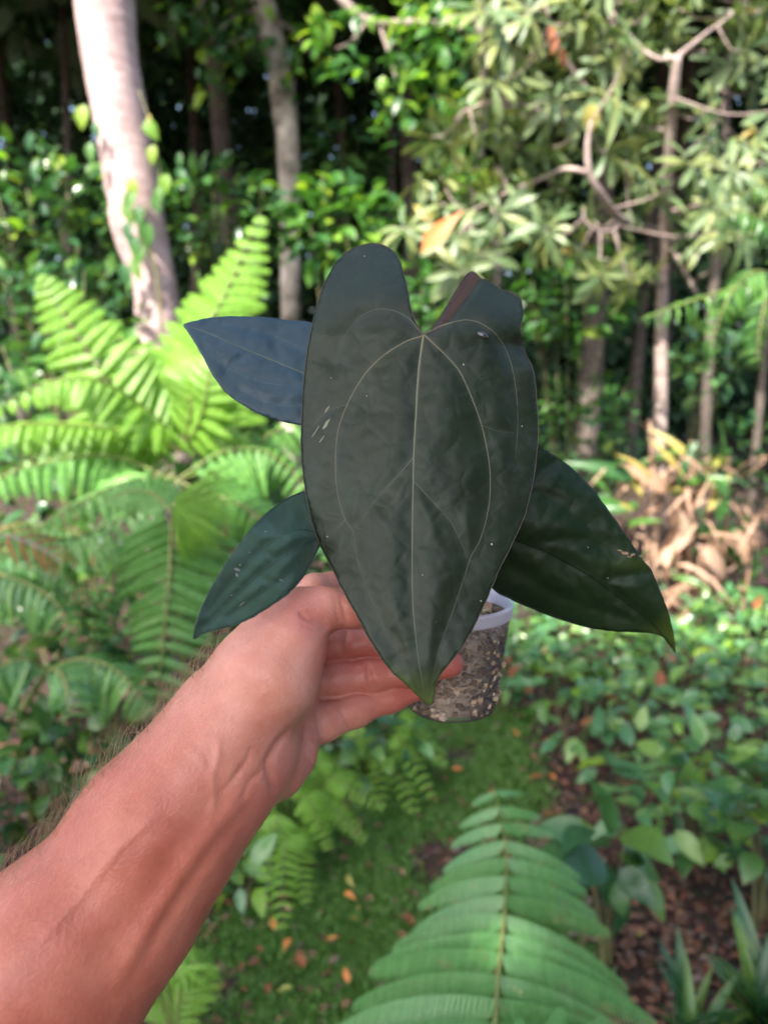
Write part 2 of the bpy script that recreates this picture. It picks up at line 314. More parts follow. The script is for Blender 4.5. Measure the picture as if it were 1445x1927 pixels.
# ------------------------------------------------------------------ forest behind
def build_forest():
    Ms = []
    for i in range(56000):                               # the undergrowth and lower boughs deep in the wood
        y = 10.0+9.5*R.random()**.9; w = y*.66; x = R.uniform(-w, w); g = terr(x, y)
        z = g+R.random()**1.15*(1.6+.62*(y-9)+1.2)
        q = noise.noise(Vector((x*.7, y*.5, z*.7)))+.6*noise.noise(Vector((x*1.9, y, z*1.9)))
        if y < 15.5 and q < .05: continue
        Ms.append(frame_M(Vector((x, y, z)), Vector((R.gauss(0, 1), R.gauss(-.3, 1), R.gauss(-.3, .5))), Vector((R.gauss(0, .5), R.gauss(-.3, .5), 1)), R.uniform(.10, .26)*(1 if y < 15.5 else 1.9)))
    o = stuff('forest_undergrowth', [join_insts(LM['forest'], Ms)], M['forest']); tag(o, 'dark tangled undergrowth filling the shaded wood behind', kind='stuff')
    Ms = []
    for i in range(11000):                               # the wall of leaves at the back of the wood
        y = R.uniform(20, 24); x = R.uniform(-23, 23); z = terr(x, y)+R.uniform(0, 12.5)
        Ms.append(frame_M(Vector((x, y, z)), Vector((R.gauss(0, 1), R.gauss(-.3, .5), R.gauss(-.6, .5))), Vector((R.gauss(0, .5), -1, R.gauss(.3, .4))), R.uniform(.55, 1.0)))
    o = stuff('forest_backdrop', [join_insts(LM['forest'], Ms)], M['forest']); tag(o, 'far wall of dark foliage closing the wood', kind='stuff')
    # far trees: slim trunks, boughs of leaves overhead
    far = [(135, 9.6, .055, 'dark slim trunk left of the pale pink trunk, deep in shade'), (728, 10.5, .06, 'slim dark trunk just right of the picture centre line, deep in shade'), (905, 9.0, .07, 'brown trunk partly hidden behind the tree with grey green leaves'),
           (1325, 8.2, .05, 'slim brown trunk right of the grey green tree, below its boughs'), (1415, 8.8, .04, 'thin dark trunk nearest the right edge'), (655, 12.5, .09, 'dark trunk far back above the notch of the big leaf'),
           (60, 12.0, .09, 'dark trunk far back near the left edge'), (1180, 11.0, .08, 'dark trunk far back, left of the grey green tree'), (380, 12.0, .10, 'dark trunk far back between the pale pink and pale grey trunks')]
    for i, (px, y, r, lab) in enumerate(far):
        b = P(px, 900, y); x = b.x; base = fit_base(x, y); root = thing('forest_tree', lab, 'tree', base, 'slim trees in the shaded wood')
        lean = R.uniform(-.25, .25); h = 7.5+R.random()*1.5
        trunk(root, [base+Vector((0, 0, -.2)), base+Vector((lean*.3, 0, 2)), base+Vector((lean*.5+.08, .1, 4)), base+Vector((lean, .3, h))], [r*1.25, r, r*.85, r*.4], 'bark_mid' if px == 905 else 'bark_dark', 9, .15, i, m=18)
        crown_mass(root, base+Vector((lean, .8, h+.4)), (2.6, 2.6, 1.7), 1100, .36)
    for i, (x, y, z) in enumerate([(-6.5, 10, 7.6), (6.8, 10.2, 7.6), (-3, 14.5, 8.6), (3, 14.5, 8.8), (0, 9.0, 7.4), (-9, 14, 8), (9, 14, 8), (0, 18, 9.5), (-6, 18, 9.5), (6, 18, 9.5), (-4, 10.8, 7.4), (4, 10.8, 7.4), (-12, 18, 9), (12, 18, 9), (-5.6, 7.6, 6.9), (-1.8, 8.0, 6.9), (2.2, 8.0, 6.9), (6.0, 7.6, 6.9)]):
        base = fit_base(x+R.uniform(-.5, .5), y+1.5); root = thing('canopy_tree', 'tall forest tree whose high crown roofs the wood above the picture', 'tree', base, 'high canopy trees above the frame')
        trunk(root, [base+Vector((0, 0, -.2)), base+Vector((.1, 0, 3)), Vector((x, y, z))], [.16, .12, .06], 'bark_dark', 9, .15, i+40, m=12)
        crown_mass(root, (x, y, z), (3.4, 3.0, 1.7), 1500, .50)
build_forest()
def build_added_shade_tree():
    c = Vector((0, .55, 1.35))+SUN_DIR*7.2  # unseen crown added along the sun's path to keep the foreground shaded
    base = fit_base(c.x-1.8, c.y-1.4); root = thing('added_shade_tree', 'unseen tree added behind the viewer so that its crown shades the hand', 'tree', base)
    trunk(root, [base+Vector((0, 0, -.2)), base+Vector((.3, .2, 3)), c], [.2, .15, .06], 'bark_mid', 10, .12, 77, m=14)
    crown_mass(root, c, (2.45, 2.1, 1.5), 5200, .34)
build_added_shade_tree()
def build_added_side_tree():
    base = fit_base(3.0, -2.2); root = thing('added_shade_tree', 'unseen low crowned tree added behind the viewer to dim light from the right', 'tree', base)  # out of view, added to block sky light from behind on the right
    trunk(root, [base+Vector((0, 0, -.2)), base+Vector((-.1, .1, 1.5)), base+Vector((-.2, .2, 3))], [.14, .11, .05], 'bark_mid', 10, .12, 78, m=14)
    crown_mass(root, base+Vector((-.1, .1, 2.9)), (2.1, 1.7, 2.2), 2600, .34)
build_added_side_tree()
# ------------------------------------------------------------------ the two pale trunks on the left
def build_pink_tree():
    y = 5.2; base = fit_base(P(300, 900, y).x+.02, y)
    root = thing('pale_tree', 'stout pale pink barked tree leaning left behind the bright ferns', 'tree', base)
    pts = [base+Vector((.05, 0, -.1)), P(300, 780, y), P(298, 620, y), P(286, 500, y), P(255, 380, y), P(232, 250, y), P(212, 130, y), P(195, 0, y), P(180, -110, y), P(150, -330, y+.1), P(120, -700, y+.2)]
    w = [46, 44, 40, 38, 47, 45, 47, 50, 48, 44, 30]; trunk(root, pts, [a/FPX*y for a in w], 'bark_pink', 20, .07, 3, m=60)
    trunk(root, [P(262, 540, y+.06), P(236, 460, y+.02), P(226, 400, y), P(232, 300, y+.06)], [.03, .055, .07, .05], 'bark_pink', 12, .12, 5, 'buttress', 16)
    crown_mass(root, P(100, -700, y+.4)+Vector((-1.2, .6, .8)), (1.8, 2.2, 1.3), 900, .4)
    vr = thing('climbing_vine', 'green vine climbing the stout pale pink trunk', 'vine', base+Vector((.14, -.22, 0)))
    yy = y-.2; V, Fc = tube(catmull([base+Vector((.1, -.24, 0)), P(300, 560, yy), P(262, 440, yy), P(300, 350, yy), P(288, 250, yy), P(262, 170, yy)], 40), lerp1([.012, .005], 40), 6); obj('stem', V, Fc, M['stem'], vr)
    for px, py, s, k in [(160, 212, .15, 'lime'), (172, 280, .13, 'mid'), (275, 240, .14, 'lime'), (290, 285, .12, 'lime'), (312, 340, .13, 'lime'), (282, 225, .09, 'yellow'), (178, 240, .1, 'mid'), (252, 372, .15, 'mid'), (238, 392, .17, 'glossy'), (262, 400, .15, 'mid'), (272, 432, .18, 'mid'), (250, 455, .16, 'glossy'), (264, 470, .16, 'mid'), (240, 430, .14, 'glossy'), (256, 495, .18, 'glossy'), (232, 510, .16, 'mid'), (290, 380, .12, 'mid'), (300, 362, .12, 'mid'), (246, 348, .12, 'lime')]:
        inst('leaf', LM[k], vr, frame_M(P(px, py, yy-.03)+Vector((0, 0, s*.3)), Vector((R.gauss(0, .3), -.3, -1)), Vector((R.gauss(0, .3), -1, .5)), s))
build_pink_tree()
def build_grey_tree():
    y = 8.0; base = fit_base(P(546, 700, y).x, y); root = thing('grey_tree', 'slender pale grey barked tree rising at left of the big leaf', 'tree', base)
    pts = [base+Vector((0, 0, -.1)), P(546, 560, y), P(546, 410, y), P(543, 300, y), P(535, 200, y), P(522, 110, y), P(498, 20, y), P(470, -80, y), P(430, -260, y), P(380, -600, y)]
    trunk(root, pts, [a/FPX*y for a in (19, 18, 18, 20, 21, 22, 21, 20, 17, 10)], 'bark_pale', 14, .13, 9, m=50)
    items = []
    for a, b, n in (((498, 20), (395, 75), 60), ((500, 30), (590, 110), 45), ((470, -60), (360, 30), 60), ((510, 70), (395, 110), 40)):
        A, B_ = P(*a, y), P(*b, y-.5); V, Fc = tube(catmull([A, A.lerp(B_, .5)+Vector((0, 0, .08)), B_], 10), lerp1([.02, .006], 10), 5); obj('branch', V, Fc, M['bark_mid'], root)
        for k in range(n): p = jit(A.lerp(B_, R.uniform(.35, 1.15)), .17); items.append((LM[R.choice(['mid', 'mid', 'lime', 'glossy'])], frame_M(p, Vector((R.gauss(0, 1), R.gauss(-.3, .6), R.gauss(-.5, .4))), Vector((R.gauss(0, .4), -.5, 1)), R.uniform(.11, .2))))
    place_leaves(root, items, 260, None); crown_mass(root, P(380, -620, y)+Vector((0, .5, .5)), (2.4, 2.4, 1.4), 1300, .36)
build_grey_tree()
# bare bough across the top
def build_bough():
    y = 6.8; base = fit_base(P(860, 600, y+.4).x, y+.4); root = thing('leafy_tree', 'bright green leafed tree with a bare bough at top centre', 'tree', base)
    trunk(root, [base+Vector((0, 0, -.1)), P(890, 400, y+.4), P(905, 200, y+.3), P(900, 0, y+.2), P(880, -300, y+.2)], [.06, .055, .05, .04, .03], 'bark_mid', 9, .12, 11, m=24)
    trunk(root, [P(905, 60, y+.25), P(800, 45, y), P(740, 45, y), P(690, 40, y), P(640, -5, y), P(600, -70, y)], [.03, .035, .035, .04, .04, .03], 'bark_mid', 8, .12, 12, 'branch', 20)
    trunk(root, [P(690, 42, y), P(660, 80, y-.1), P(632, 92, y-.2)], [.02, .014, .008], 'bark_mid', 6, .1, 13, 'branch', 10)
    trunk(root, [P(715, 50, y), P(735, 110, y-.1), P(745, 150, y-.2)], [.016, .012, .006], 'bark_mid', 6, .1, 14, 'branch', 10)
    items = []
    for cx, cy, rx, ry, n in ((790, 120, 85, 60, 95), (840, 60, 70, 60, 70), (760, 205, 60, 45, 35), (850, 190, 70, 60, 60), (800, 20, 60, 40, 45), (640, 120, 60, 30, 24), (880, 330, 50, 60, 40), (680, 20, 50, 25, 18), (600, 60, 40, 40, 20)):
        for k in range(n):
            p = P(cx+R.gauss(0, rx*.5), cy+R.gauss(0, ry*.5), y-.2+R.gauss(0, .25)); items.append((LM[R.choice(['mid', 'mid', 'mid', 'lime'])], frame_M(p, Vector((R.gauss(-.2, .8), R.gauss(-.2, .5), R.gauss(-.3, .4))), Vector((R.gauss(0, .35), -.4, 1)), R.uniform(.11, .2))))
    place_leaves(root, items, 300, None)
build_bough()
# ------------------------------------------------------------------ the tree with grey green leaf rosettes on the right
KEEP = [[(1243, 620), (1256, 330), (1273, 105), (1345, 40)], [(1273, 108), (1225, 105)], [(1195, 420), (1163, 408), (1108, 322), (1110, 228)], [(1106, 325), (1050, 318)], [(872, 396), (792, 462)], [(1270, 480), (1312, 555)]]
def polyd2(x, y, pl):
    b = 1e9
    for (ax, ay), (bx, by) in zip(pl, pl[1:]):
        vx, vy = bx-ax, by-ay; t = max(0, min(1, ((x-ax)*vx+(y-ay)*vy)/(vx*vx+vy*vy))); b = min(b, math.hypot(x-ax-t*vx, y-ay-t*vy))
    return b
def build_right_tree():
    y = 5.2; base = fit_base(P(1236, 990, y).x, y); root = thing('grey_green_tree', 'tree with rosettes of long grey green leaves filling the upper right', 'tree', base)
    q = FPX/y
    B = {}
    def br(nm, pts, rad, part='branch', n=9, m=20):
        pts = [P(*p) for p in pts]; trunk(root, pts, [a*.58/q for a in rad], 'bark_mid', n, .12, len(B), part, m); B[len(B)] = catmull(pts, 16)
    V = [base+Vector((0, 0, -.1)), P(1236, 930, y), P(1243, 760, y), P(1243, 620, y), P(1248, 480, y), P(1256, 330, y-.3), P(1264, 200, y-.5), P(1273, 105, y-.6)]
    trunk(root, V, [a*.8/q for a in (20, 17, 15, 14, 13, 11, 10, 9)], 'bark_mid', 12, .12, 21, m=40); B['t'] = catmull(V[3:], 20)
    br('b', [(1273, 108, y-.6), (1302, 84, y-.62), (1328, 62, y-.6), (1385, 18, y-.5), (1440, -60, y-.2)], (8, 6, 4.5, 3.5, 2)); br('b', [(1273, 108, y-.6), (1235, 110, y-.6), (1190, 75, y-.5), (1150, 20, y-.2), (1120, -60, y-.2)], (7, 5.5, 4.5, 3.5, 2))
    br('b', [(1250, 440, y), (1195, 420, y-.4), (1163, 408, y-.7), (1130, 365, y-.85), (1108, 322, y-.9), (1105, 270, y-.9), (1112, 228, y-.9)], (9, 10, 11, 10, 8, 7, 5)); br('b', [(1106, 325, y-.9), (1065, 318, y-.85), (1035, 330, y-.45), (960, 360, y-.5), (880, 400, y-.5)], (7, 6, 6, 5, 3))
    br('b', [(1165, 412, y-.7), (1155, 432, y-.75), (1125, 434, y-.8), (1100, 415, y-.8), (1098, 390, y-.8)], (5, 4, 4, 4, 3)); br('b', [(1250, 470, y), (1270, 480, y-.2), (1290, 515, y-.3), (1312, 555, y-.35)], (8, 7, 7, 5))
    br('b', [(1258, 320, y), (1320, 260, y+.1), (1360, 200, y+.1), (1345, 130, y), (1322, 95, y)], (4, 4, 4, 3, 3)); br('b', [(1262, 250, y), (1180, 230, y-.3), (1090, 150, y-.4), (1040, 60, y-.45), (1020, -20, y-.4)], (7, 6, 6, 5, 3))
    br('b', [(1180, 232, y-.3), (1050, 215, y-.45), (940, 190, y-.5), (870, 210, y-.5)], (5, 5, 4, 3)); br('b', [(1252, 400, y), (1330, 380, y-.2), (1400, 330, y-.3), (1450, 290, y-.3)], (6, 6, 5, 4)); br('b', [(1246, 540, y), (1180, 500, y-.2), (1100, 480, y-.25)], (5, 4, 3)); br('b', [(1420, 20, y-.1), (1445, 40, y-.15), (1480, 70, y-.2)], (6, 6, 5))
    samples = [p for c in B.values() for p in c]; items = []; cl = []
    def add(cx, cy): cl.append((cx, cy))
    for cy in range(-40, 560, 52):
        for cx in range(740, 1500, 56):
            x, yy = cx+R.uniform(-26, 26), cy+R.uniform(-22, 22)
            lim = 905 if yy < 60 else 880 if yy < 130 else 830 if yy < 250 else 775 if yy < 430 else 1090
            if x < lim: continue
            if yy > 430 and 900 < x < 1080: continue
            if yy > 470 and x > 1310: continue
            if yy > 500 and not 1150 < x < 1300: continue
            if R.random() < .04: continue
            add(x, yy)
    for c in ((830, 480), (868, 510), (905, 480), (860, 440), (800, 410), (1180, 530), (1230, 510), (1130, 520), (1080, 470), (760, 430), (910, 430), (940, 400), (990, 420), (1030, 440), (1290, 440), (1370, 430), (1420, 400)): add(*c)
    for cx, cy in cl:
        hug = min(polyd2(cx, cy, q_) for q_ in KEEP)
        if hug < 24: continue
        p = P(cx, cy, y-.35+R.gauss(0, .3)); s0 = min(samples, key=lambda s: (s-p).length)
        V, Fc = tube(catmull([s0, s0.lerp(p, .55)+Vector((0, 0, -.05)), p], 7), lerp1([.007, .004], 7), 5); obj('twig', V, Fc, M['bark_mid'], root)
        axis = ((p-s0).normalized()*.7+Vector((0, -.25, .35))).normalized(); u = axis.orthogonal().normalized(); w = axis.cross(u); n = R.randint(9, 15); ph = R.uniform(0, 6)
        for k in range(n):
            a = ph+k*2.4; tilt = R.uniform(-.3, 1.1); d = (u*math.cos(a)+w*math.sin(a))+axis*tilt+Vector((R.gauss(0, .25), R.gauss(0, .2), -.30)); nv = axis*1.2-d*.3+Vector((0, -.1, .4))
            items.append((LM['obov'] if R.random() > .008 else LM['yellow'], frame_M(p-axis*R.uniform(0, .04), d, nv, R.uniform(.14, .255))))
    a, b = nearest_split(items, 299); [inst('leaf', me, root, mt) for me, mt in a]
    by = {}
    for me, mt in b: by.setdefault(me, []).append(mt)
    for me, ms in by.items(): stuff('foliage', [join_insts(me, ms)], me.materials[0], root)
    o = inst('leaf', LM['orange'], root, frame_M(P(872, 396, y-1.05), P(792, 462, y-1.08)-P(872, 396, y-1.05), Vector((0, -1, .45)), .30)); o['label'] = 'single large orange dying leaf'
    o = inst('leaf', LM['yellow'], root, frame_M(P(1112, 195, y-.75), Vector((0, -.2, -1)), Vector((0, -1, .1)), .16, .26)); o['label'] = 'yellow dying leaf'
    for px, py in ((1040, 45), (1046, 66), (1052, 90)): o = inst('leaf', LM['rust'], root, frame_M(P(px, py, y-.8), Vector((R.uniform(-.3, .3), -.2, -1)), Vector((0, -1, .2)), .11)); o['label'] = 'red new leaf'
build_right_tree()
# ------------------------------------------------------------------ shrubs and undergrowth of the middle distance
shrub('glossy_shrub', 'dense dark glossy shrub at left edge beside the pale pink trunk', 'shrub', P(95, 440, 5.75), (.66, .35, .58), 560, ['glossy', 'lime', 'mid'], .14, nstem=9, sr=.014)
shrub('glossy_shrub', 'dark glossy shrub low behind the leftmost upright fern', 'shrub', P(110, 600, 5.1), (.62, .3, .36), 260, ['glossy', 'mid'], .13, nstem=7)
shrub('glossy_shrub', 'dark glossy shrub between the pale pink and pale grey trunks', 'shrub', P(400, 410, 6.2), (.62, .4, .42), 320, ['glossy', 'mid', 'lime'], .15, nstem=8)
shrub('undergrowth_shrub', 'mid green shrub behind the sunlit ferns at left', 'shrub', P(150, 760, 4.2), (.62, .3, .42), 260, ['mid', 'glossy'], .13, nstem=7)
shrub('undergrowth_shrub', 'dark shrub behind the blue leaf and the sunlit fern', 'shrub', P(480, 800, 4.4), (.5, .3, .5), 240, ['glossy', 'mid'], .13, nstem=7)
shrub('undergrowth_shrub', 'dark leafy shrub in shade behind the drooping fern at left', 'shrub', P(80, 970, 3.6), (.55, .25, .34), 200, ['glossy', 'mid'], .12, nstem=7)
shrub('undergrowth_shrub', 'dark leafy shrub in shade behind the lower left leaf', 'shrub', P(480, 1010, 3.6), (.45, .25, .34), 200, ['glossy', 'mid'], .12, nstem=7)
shrub('undergrowth_shrub', 'shaded low shrub behind the hanging frond', 'shrub', P(330, 1230, 2.95), (.4, .2, .3), 150, ['glossy', 'cover'], .11, nstem=7)
shrub('tiered_shrub', 'mid green shrub at the foot of the pale grey trunk', 'shrub', P(640, 425, 6.0), (.42, .35, .38), 240, ['mid', 'lime'], .17, nstem=7, up=-.05)
shrub('tiered_shrub', 'shadowed blue green shrub right of the pale grey trunk', 'shrub', P(630, 290, 8.4), (.5, .4, .35), 110, ['glossy'], .22, nstem=5, up=-.05)
shrub('undergrowth_shrub', 'low pale green shrub glimpsed in the notch of the big leaf', 'shrub', P(790, 560, 5.5), (.42, .3, .26), 130, ['mid', 'lime'], .13, nstem=5)
shrub('undergrowth_shrub', 'loose light green shrub right of the big leaf below the grey green tree', 'shrub', P(1110, 790, 6.2), (.42, .3, .42), 190, ['mid', 'lime', 'cover'], .12, nstem=6)
shrub('undergrowth_shrub', 'green shrub under the boughs right beside the big leaf', 'shrub', P(1085, 560, 6.0), (.52, .35, .35), 240, ['mid', 'glossy', 'lime'], .13, nstem=6)
shrub('undergrowth_shrub', 'shadowed shrub at right between slim trunks', 'shrub', P(1330, 690, 6.4), (.36, .3, .26), 120, ['cover'], .15, nstem=6)
shrub('undergrowth_shrub', 'dark shrub low at the right edge among the trunks', 'shrub', P(1420, 880, 7.2), (.5, .3, .5), 140, ['glossy'], .16, nstem=6)
shrub('undergrowth_shrub', 'dark leafy shrub beneath the orange leaf', 'shrub', P(880, 600, 7.4), (.7, .4, .55), 200, ['glossy', 'mid'], .16, nstem=6)
shrub('undergrowth_shrub', 'low leafy shrub behind the deep olive leaf', 'shrub', P(1060, 940, 5.6), (.5, .3, .28), 150, ['mid', 'cover', 'lime'], .12, nstem=6)
# ------------------------------------------------------------------ ferns and palms on the left
FC = (0, -1, .55); FU = (0, -.35, 1)
def build_left_ferns():
    b = fit_base(P(340, 900, 3.5).x, 3.5); root = thing('tree_fern', 'sunlit lime green fern with tall fronds left of the plant', 'fern', b)
    c = P(345, 850, 3.45); V, Fc = tube(catmull([b+Vector((0, 0, -.05)), b.lerp(c, .5)+Vector((.03, 0, 0)), c], 14), lerp1([.06, .045], 14), 9, True, .2); obj('trunk', V, Fc, M['bark_dark'], root)
    tri = lambda t: (1-t)**.85*min(1, .6+t*2.5)
    frond(root, [c, P(350, 740, 3.5), P(390, 620, 3.6), P(440, 520, 3.7), P(492, 405, 3.85)], .44, 19, 'fern', (-.15, -1, .5), W=.105, prof=lambda t: (1-t)**.8*min(1, .45+t*1.6), ang=.42, start=.06)
    frond(root, [c, P(310, 830, 3.4), P(240, 770, 3.35), P(165, 660, 3.35), P(110, 575, 3.4), P(75, 520, 3.4)], .36, 17, 'fern', (-.1, -1, .5), W=.085, prof=tri, ang=.30, start=.14)
    frond(root, [c, P(250, 815, 3.3), P(150, 800, 3.15), P(30, 800, 3.0), P(-90, 840, 2.9)], .30, 22, 'fern', (.0, -.62, .9), W=.085, prof=tri, ang=.4, droopy=.3)
    frond(root, [c, P(300, 760, 3.7), P(280, 700, 3.9), P(230, 640, 4.1), P(150, 610, 4.3)], .34, 15, 'fern', (.1, -.8, .8), W=.1, prof=tri, ang=.4)
    frond(root, [c, P(360, 760, 3.3), P(350, 690, 3.3), P(330, 640, 3.45)], .24, 12, 'fern', (0, -1, .3), W=.09, prof=tri, ang=.4)
    frond(root, [c, P(400, 800, 3.4), P(420, 740, 3.5), P(470, 690, 3.7), P(520, 660, 3.9)], .27, 14, 'fern', (0, -.8, .7), W=.09, prof=tri, ang=.4)
    frond(root, [c, P(300, 790, 3.2), P(200, 720, 3.0), P(90, 720, 2.9), P(-40, 790, 2.85)], .26, 20, 'fern', (.0, -.7, .85), W=.08, prof=tri, ang=.35, droopy=.35)
    frond(root, [c, P(380, 780, 3.2), P(395, 700, 3.15), P(420, 640, 3.2)], .2, 12, 'fern', (0, -1, .4), W=.08, prof=tri, ang=.4)
    root = thing('shade_fern', 'mid green drooping fern in shade beneath the sunlit lime fern', 'fern', b+Vector((.12, -.2, 0))); c = P(330, 905, 3.1)
    V, Fc = tube(catmull([b+Vector((.12, -.2, -.05)), c], 6), lerp1([.05, .04], 6), 8); obj('trunk', V, Fc, M['bark_dark'], root)
    frond(root, [c, P(220, 860, 3.1), P(110, 865, 3.0), P(0, 900, 2.9), P(-90, 980, 2.85)], .26, 17, 'fern_dark', (.1, -.45, 1), W=.056, prof=tri, ang=.35, droopy=.55)
    frond(root, [c, P(420, 850, 3.2), P(500, 850, 3.25), P(560, 900, 3.3), P(620, 980, 3.3)], .30, 16, 'fern_dark', (-.2, -.75, .8), W=.056, prof=tri, ang=.35, droopy=.3)
    frond(root, [c, P(440, 870, 3.4), P(520, 810, 3.6), P(600, 800, 3.7), P(680, 850, 3.7)], .28, 15, 'fern_dark', (0, -.8, .8), W=.06, prof=tri, ang=.35, droopy=.3)
    frond(root, [c, P(260, 900, 3.0), P(160, 940, 2.8), P(60, 1000, 2.7)], .22, 14, 'fern_dark', (.1, -.7, .8), W=.055, prof=tri, ang=.4, droopy=.4)
    frond(root, [c, P(250, 960, 2.8), P(150, 1010, 2.5), P(40, 1010, 2.35), P(-60, 1060, 2.3)], .24, 16, 'fern_dark', (.0, -.6, .9), W=.055, prof=tri, ang=.35, droopy=.4)
    frond(root, [c, P(400, 930, 3.0), P(470, 960, 2.95), P(540, 1040, 2.9), P(580, 1140, 2.9)], .24, 15, 'fern_dark', (-.2, -.8, .8), W=.05, prof=tri, ang=.3, droopy=.3)
    frond(root, [c, P(300, 850, 3.4), P(210, 830, 3.5), P(100, 850, 3.5), P(-20, 900, 3.5)], .30, 16, 'fern_dark', (.1, -.6, 1), W=.065, prof=tri, ang=.35, droopy=.4)
    # the hanging frond and its bright fan
    root = thing('palm_fern', 'feathery fern with one broad frond hanging down left of the hand', 'fern', fit_base(P(320, 960, 2.6).x, 2.62)); c = P(322, 962, 2.46)
    V, Fc = tube(catmull([ORG[root]+Vector((0, 0, -.05)), c+Vector((0, .06, -.2)), c], 10), lerp1([.035, .02], 10), 8); obj('trunk', V, Fc, M['bark_dark'], root)
    frond(root, [c, P(321, 1040, 2.42), P(316, 1110, 2.37), P(308, 1200, 2.33), P(296, 1320, 2.30)], .30, 16, 'palmy', (-.05, -1, .5), W=.050, prof=lambda t: min(1, .72+t*2.2)*(1-t)**.5, ang=.34, start=.0, droopy=.10)
    frond(root, [c, P(290, 930, 2.5), P(240, 925, 2.5), P(192, 945, 2.48)], .15, 13, 'fern_dark', (0, -.8, .8), W=.05, prof=tri, ang=.5)
    frond(root, [c, P(345, 1050, 2.6), P(400, 1120, 2.62), P(430, 1230, 2.6)], .26, 15, 'palmy', (.2, -1, .5), W=.036, prof=tri, ang=.2, droopy=.2)
    frond(root, [c, P(260, 1040, 2.65), P(190, 1120, 2.66), P(170, 1230, 2.65)], .22, 14, 'palmy', (-.2, -1, .5), W=.036, prof=tri, ang=.2, droopy=.2)
    root = thing('fan_palm', 'bright green fan of narrow leaflets at the head of the hanging frond', 'palm', fit_base(P(335, 960, 2.6).x, 2.6)); c = P(328, 945, 2.42)
    V, Fc = tube(catmull([ORG[root]+Vector((0, 0, -.05)), c], 6), lerp1([.012, .008], 6), 6); obj('stalk', V, Fc, M['rachis'], root)
    for k in range(20):
        a = math.radians(40-k*6.4); d = RT*math.cos(a)+Vector((0, -.25, 0))+UP*math.sin(a); inst('leaflet', LM['fanlime'], root, frame_M(c, d, Vector((0, -1, .35)), R.uniform(.2, .25)))
def palm_frond(root, pts, L, n, key, nrm, droopy, label=None, ang=.3, rm='rachis'):
    return frond(root, [P(*p) for p in pts], L, n, key, nrm, prof=lambda t: min(1, .5+2*t)*(1-t)**.35, ang=ang, droopy=droopy, start=.05, nm='leaflet', label=label, rmat=rm)
def build_palms():
    b = fit_base(P(-120, 1200, 2.7).x, 2.7); root = thing('strap_palm', 'palm with arching fronds of hanging strap leaflets at the left edge', 'palm', b)
    V, Fc = tube([b+Vector((0, 0, -.05)), P(-110, 1150, 2.7), P(-90, 1070, 2.7)], [.03, .025, .02], 8); obj('trunk', V, Fc, M['bark_dark'], root)
    palm_frond(root, [(-90, 1070, 2.7), (-10, 1035, 2.6), (90, 1060, 2.5), (170, 1130, 2.45)], .27, 20, 'strap', (.1, -.5, 1), .75)
    palm_frond(root, [(-90, 1070, 2.7), (0, 1080, 2.45), (90, 1120, 2.3), (150, 1200, 2.25)], .22, 16, 'strap', (.1, -.5, 1), .7)
    palm_frond(root, [(-90, 1070, 2.7), (20, 990, 2.9), (130, 1000, 3.0), (230, 1050, 3.0)], .24, 18, 'strap', (.0, -.5, 1), .6)
    f = palm_frond(root, [(-60, 1010, 2.35), (10, 1008, 2.3), (75, 1030, 2.28), (118, 1060, 2.27)], .13, 8, 'rustfrond', (.1, -.8, .7), .1, 'dry rust brown frond', .75, 'bark_mid')
    b = fit_base(P(20, 1330, 2.4).x, 2.5); root = thing('strap_palm', 'low palm with drooping fan of strap leaflets at left below the hanging frond', 'palm', b)
    V, Fc = tube([b+Vector((0, 0, -.05)), P(40, 1340, 2.4), P(90, 1262, 2.35)], [.02, .015, .01], 8); obj('trunk', V, Fc, M['rachis'], root)
    palm_frond(root, [(90, 1262, 2.35), (150, 1240, 2.28), (220, 1262, 2.2), (280, 1330, 2.15)], .22, 16, 'strap', (0, -.5, 1), .7)
    palm_frond(root, [(90, 1262, 2.35), (50, 1240, 2.3), (-10, 1262, 2.25), (-70, 1320, 2.2)], .22, 16, 'strap', (0, -.5, 1), .7)
    palm_frond(root, [(90, 1262, 2.35), (110, 1262, 2.2), (125, 1290, 2.1), (135, 1350, 2.05)], .17, 12, 'strap', (0, -.8, .8), .4)
build_left_ferns(); build_palms()
shrub('broadleaf_shrub', 'dark broad leafed shrub at lower left beside the forearm', 'shrub', P(60, 1470, 2.2), (.30, .22, .22), 120, ['big', 'cover'], .115, nstem=6)
shrub('broadleaf_shrub', 'dark broad leafed shrub just left of the wrist', 'shrub', P(170, 1400, 2.35), (.24, .22, .16), 80, ['big', 'cover', 'coverlime'], .10, nstem=5)
shrub('broadleaf_shrub', 'broad leafed plant low under the left palm', 'shrub', P(60, 1210, 3.0), (.34, .25, .2), 90, ['big', 'cover'], .12, nstem=5)
shrub('broadleaf_shrub', 'dark leafy shrub in shade behind the feathery hanging frond', 'shrub', P(190, 1130, 2.95), (.42, .2, .34), 170, ['glossy', 'cover'], .11, nstem=6)
shrub('dusky_shrub', 'dark bluish leafed shrub right below the hand', 'shrub', P(700, 1390, 2.75)+Vector((0, 0, -.02)), (.22, .15, .14), 110, ['big', 'cover'], .085, nstem=6)
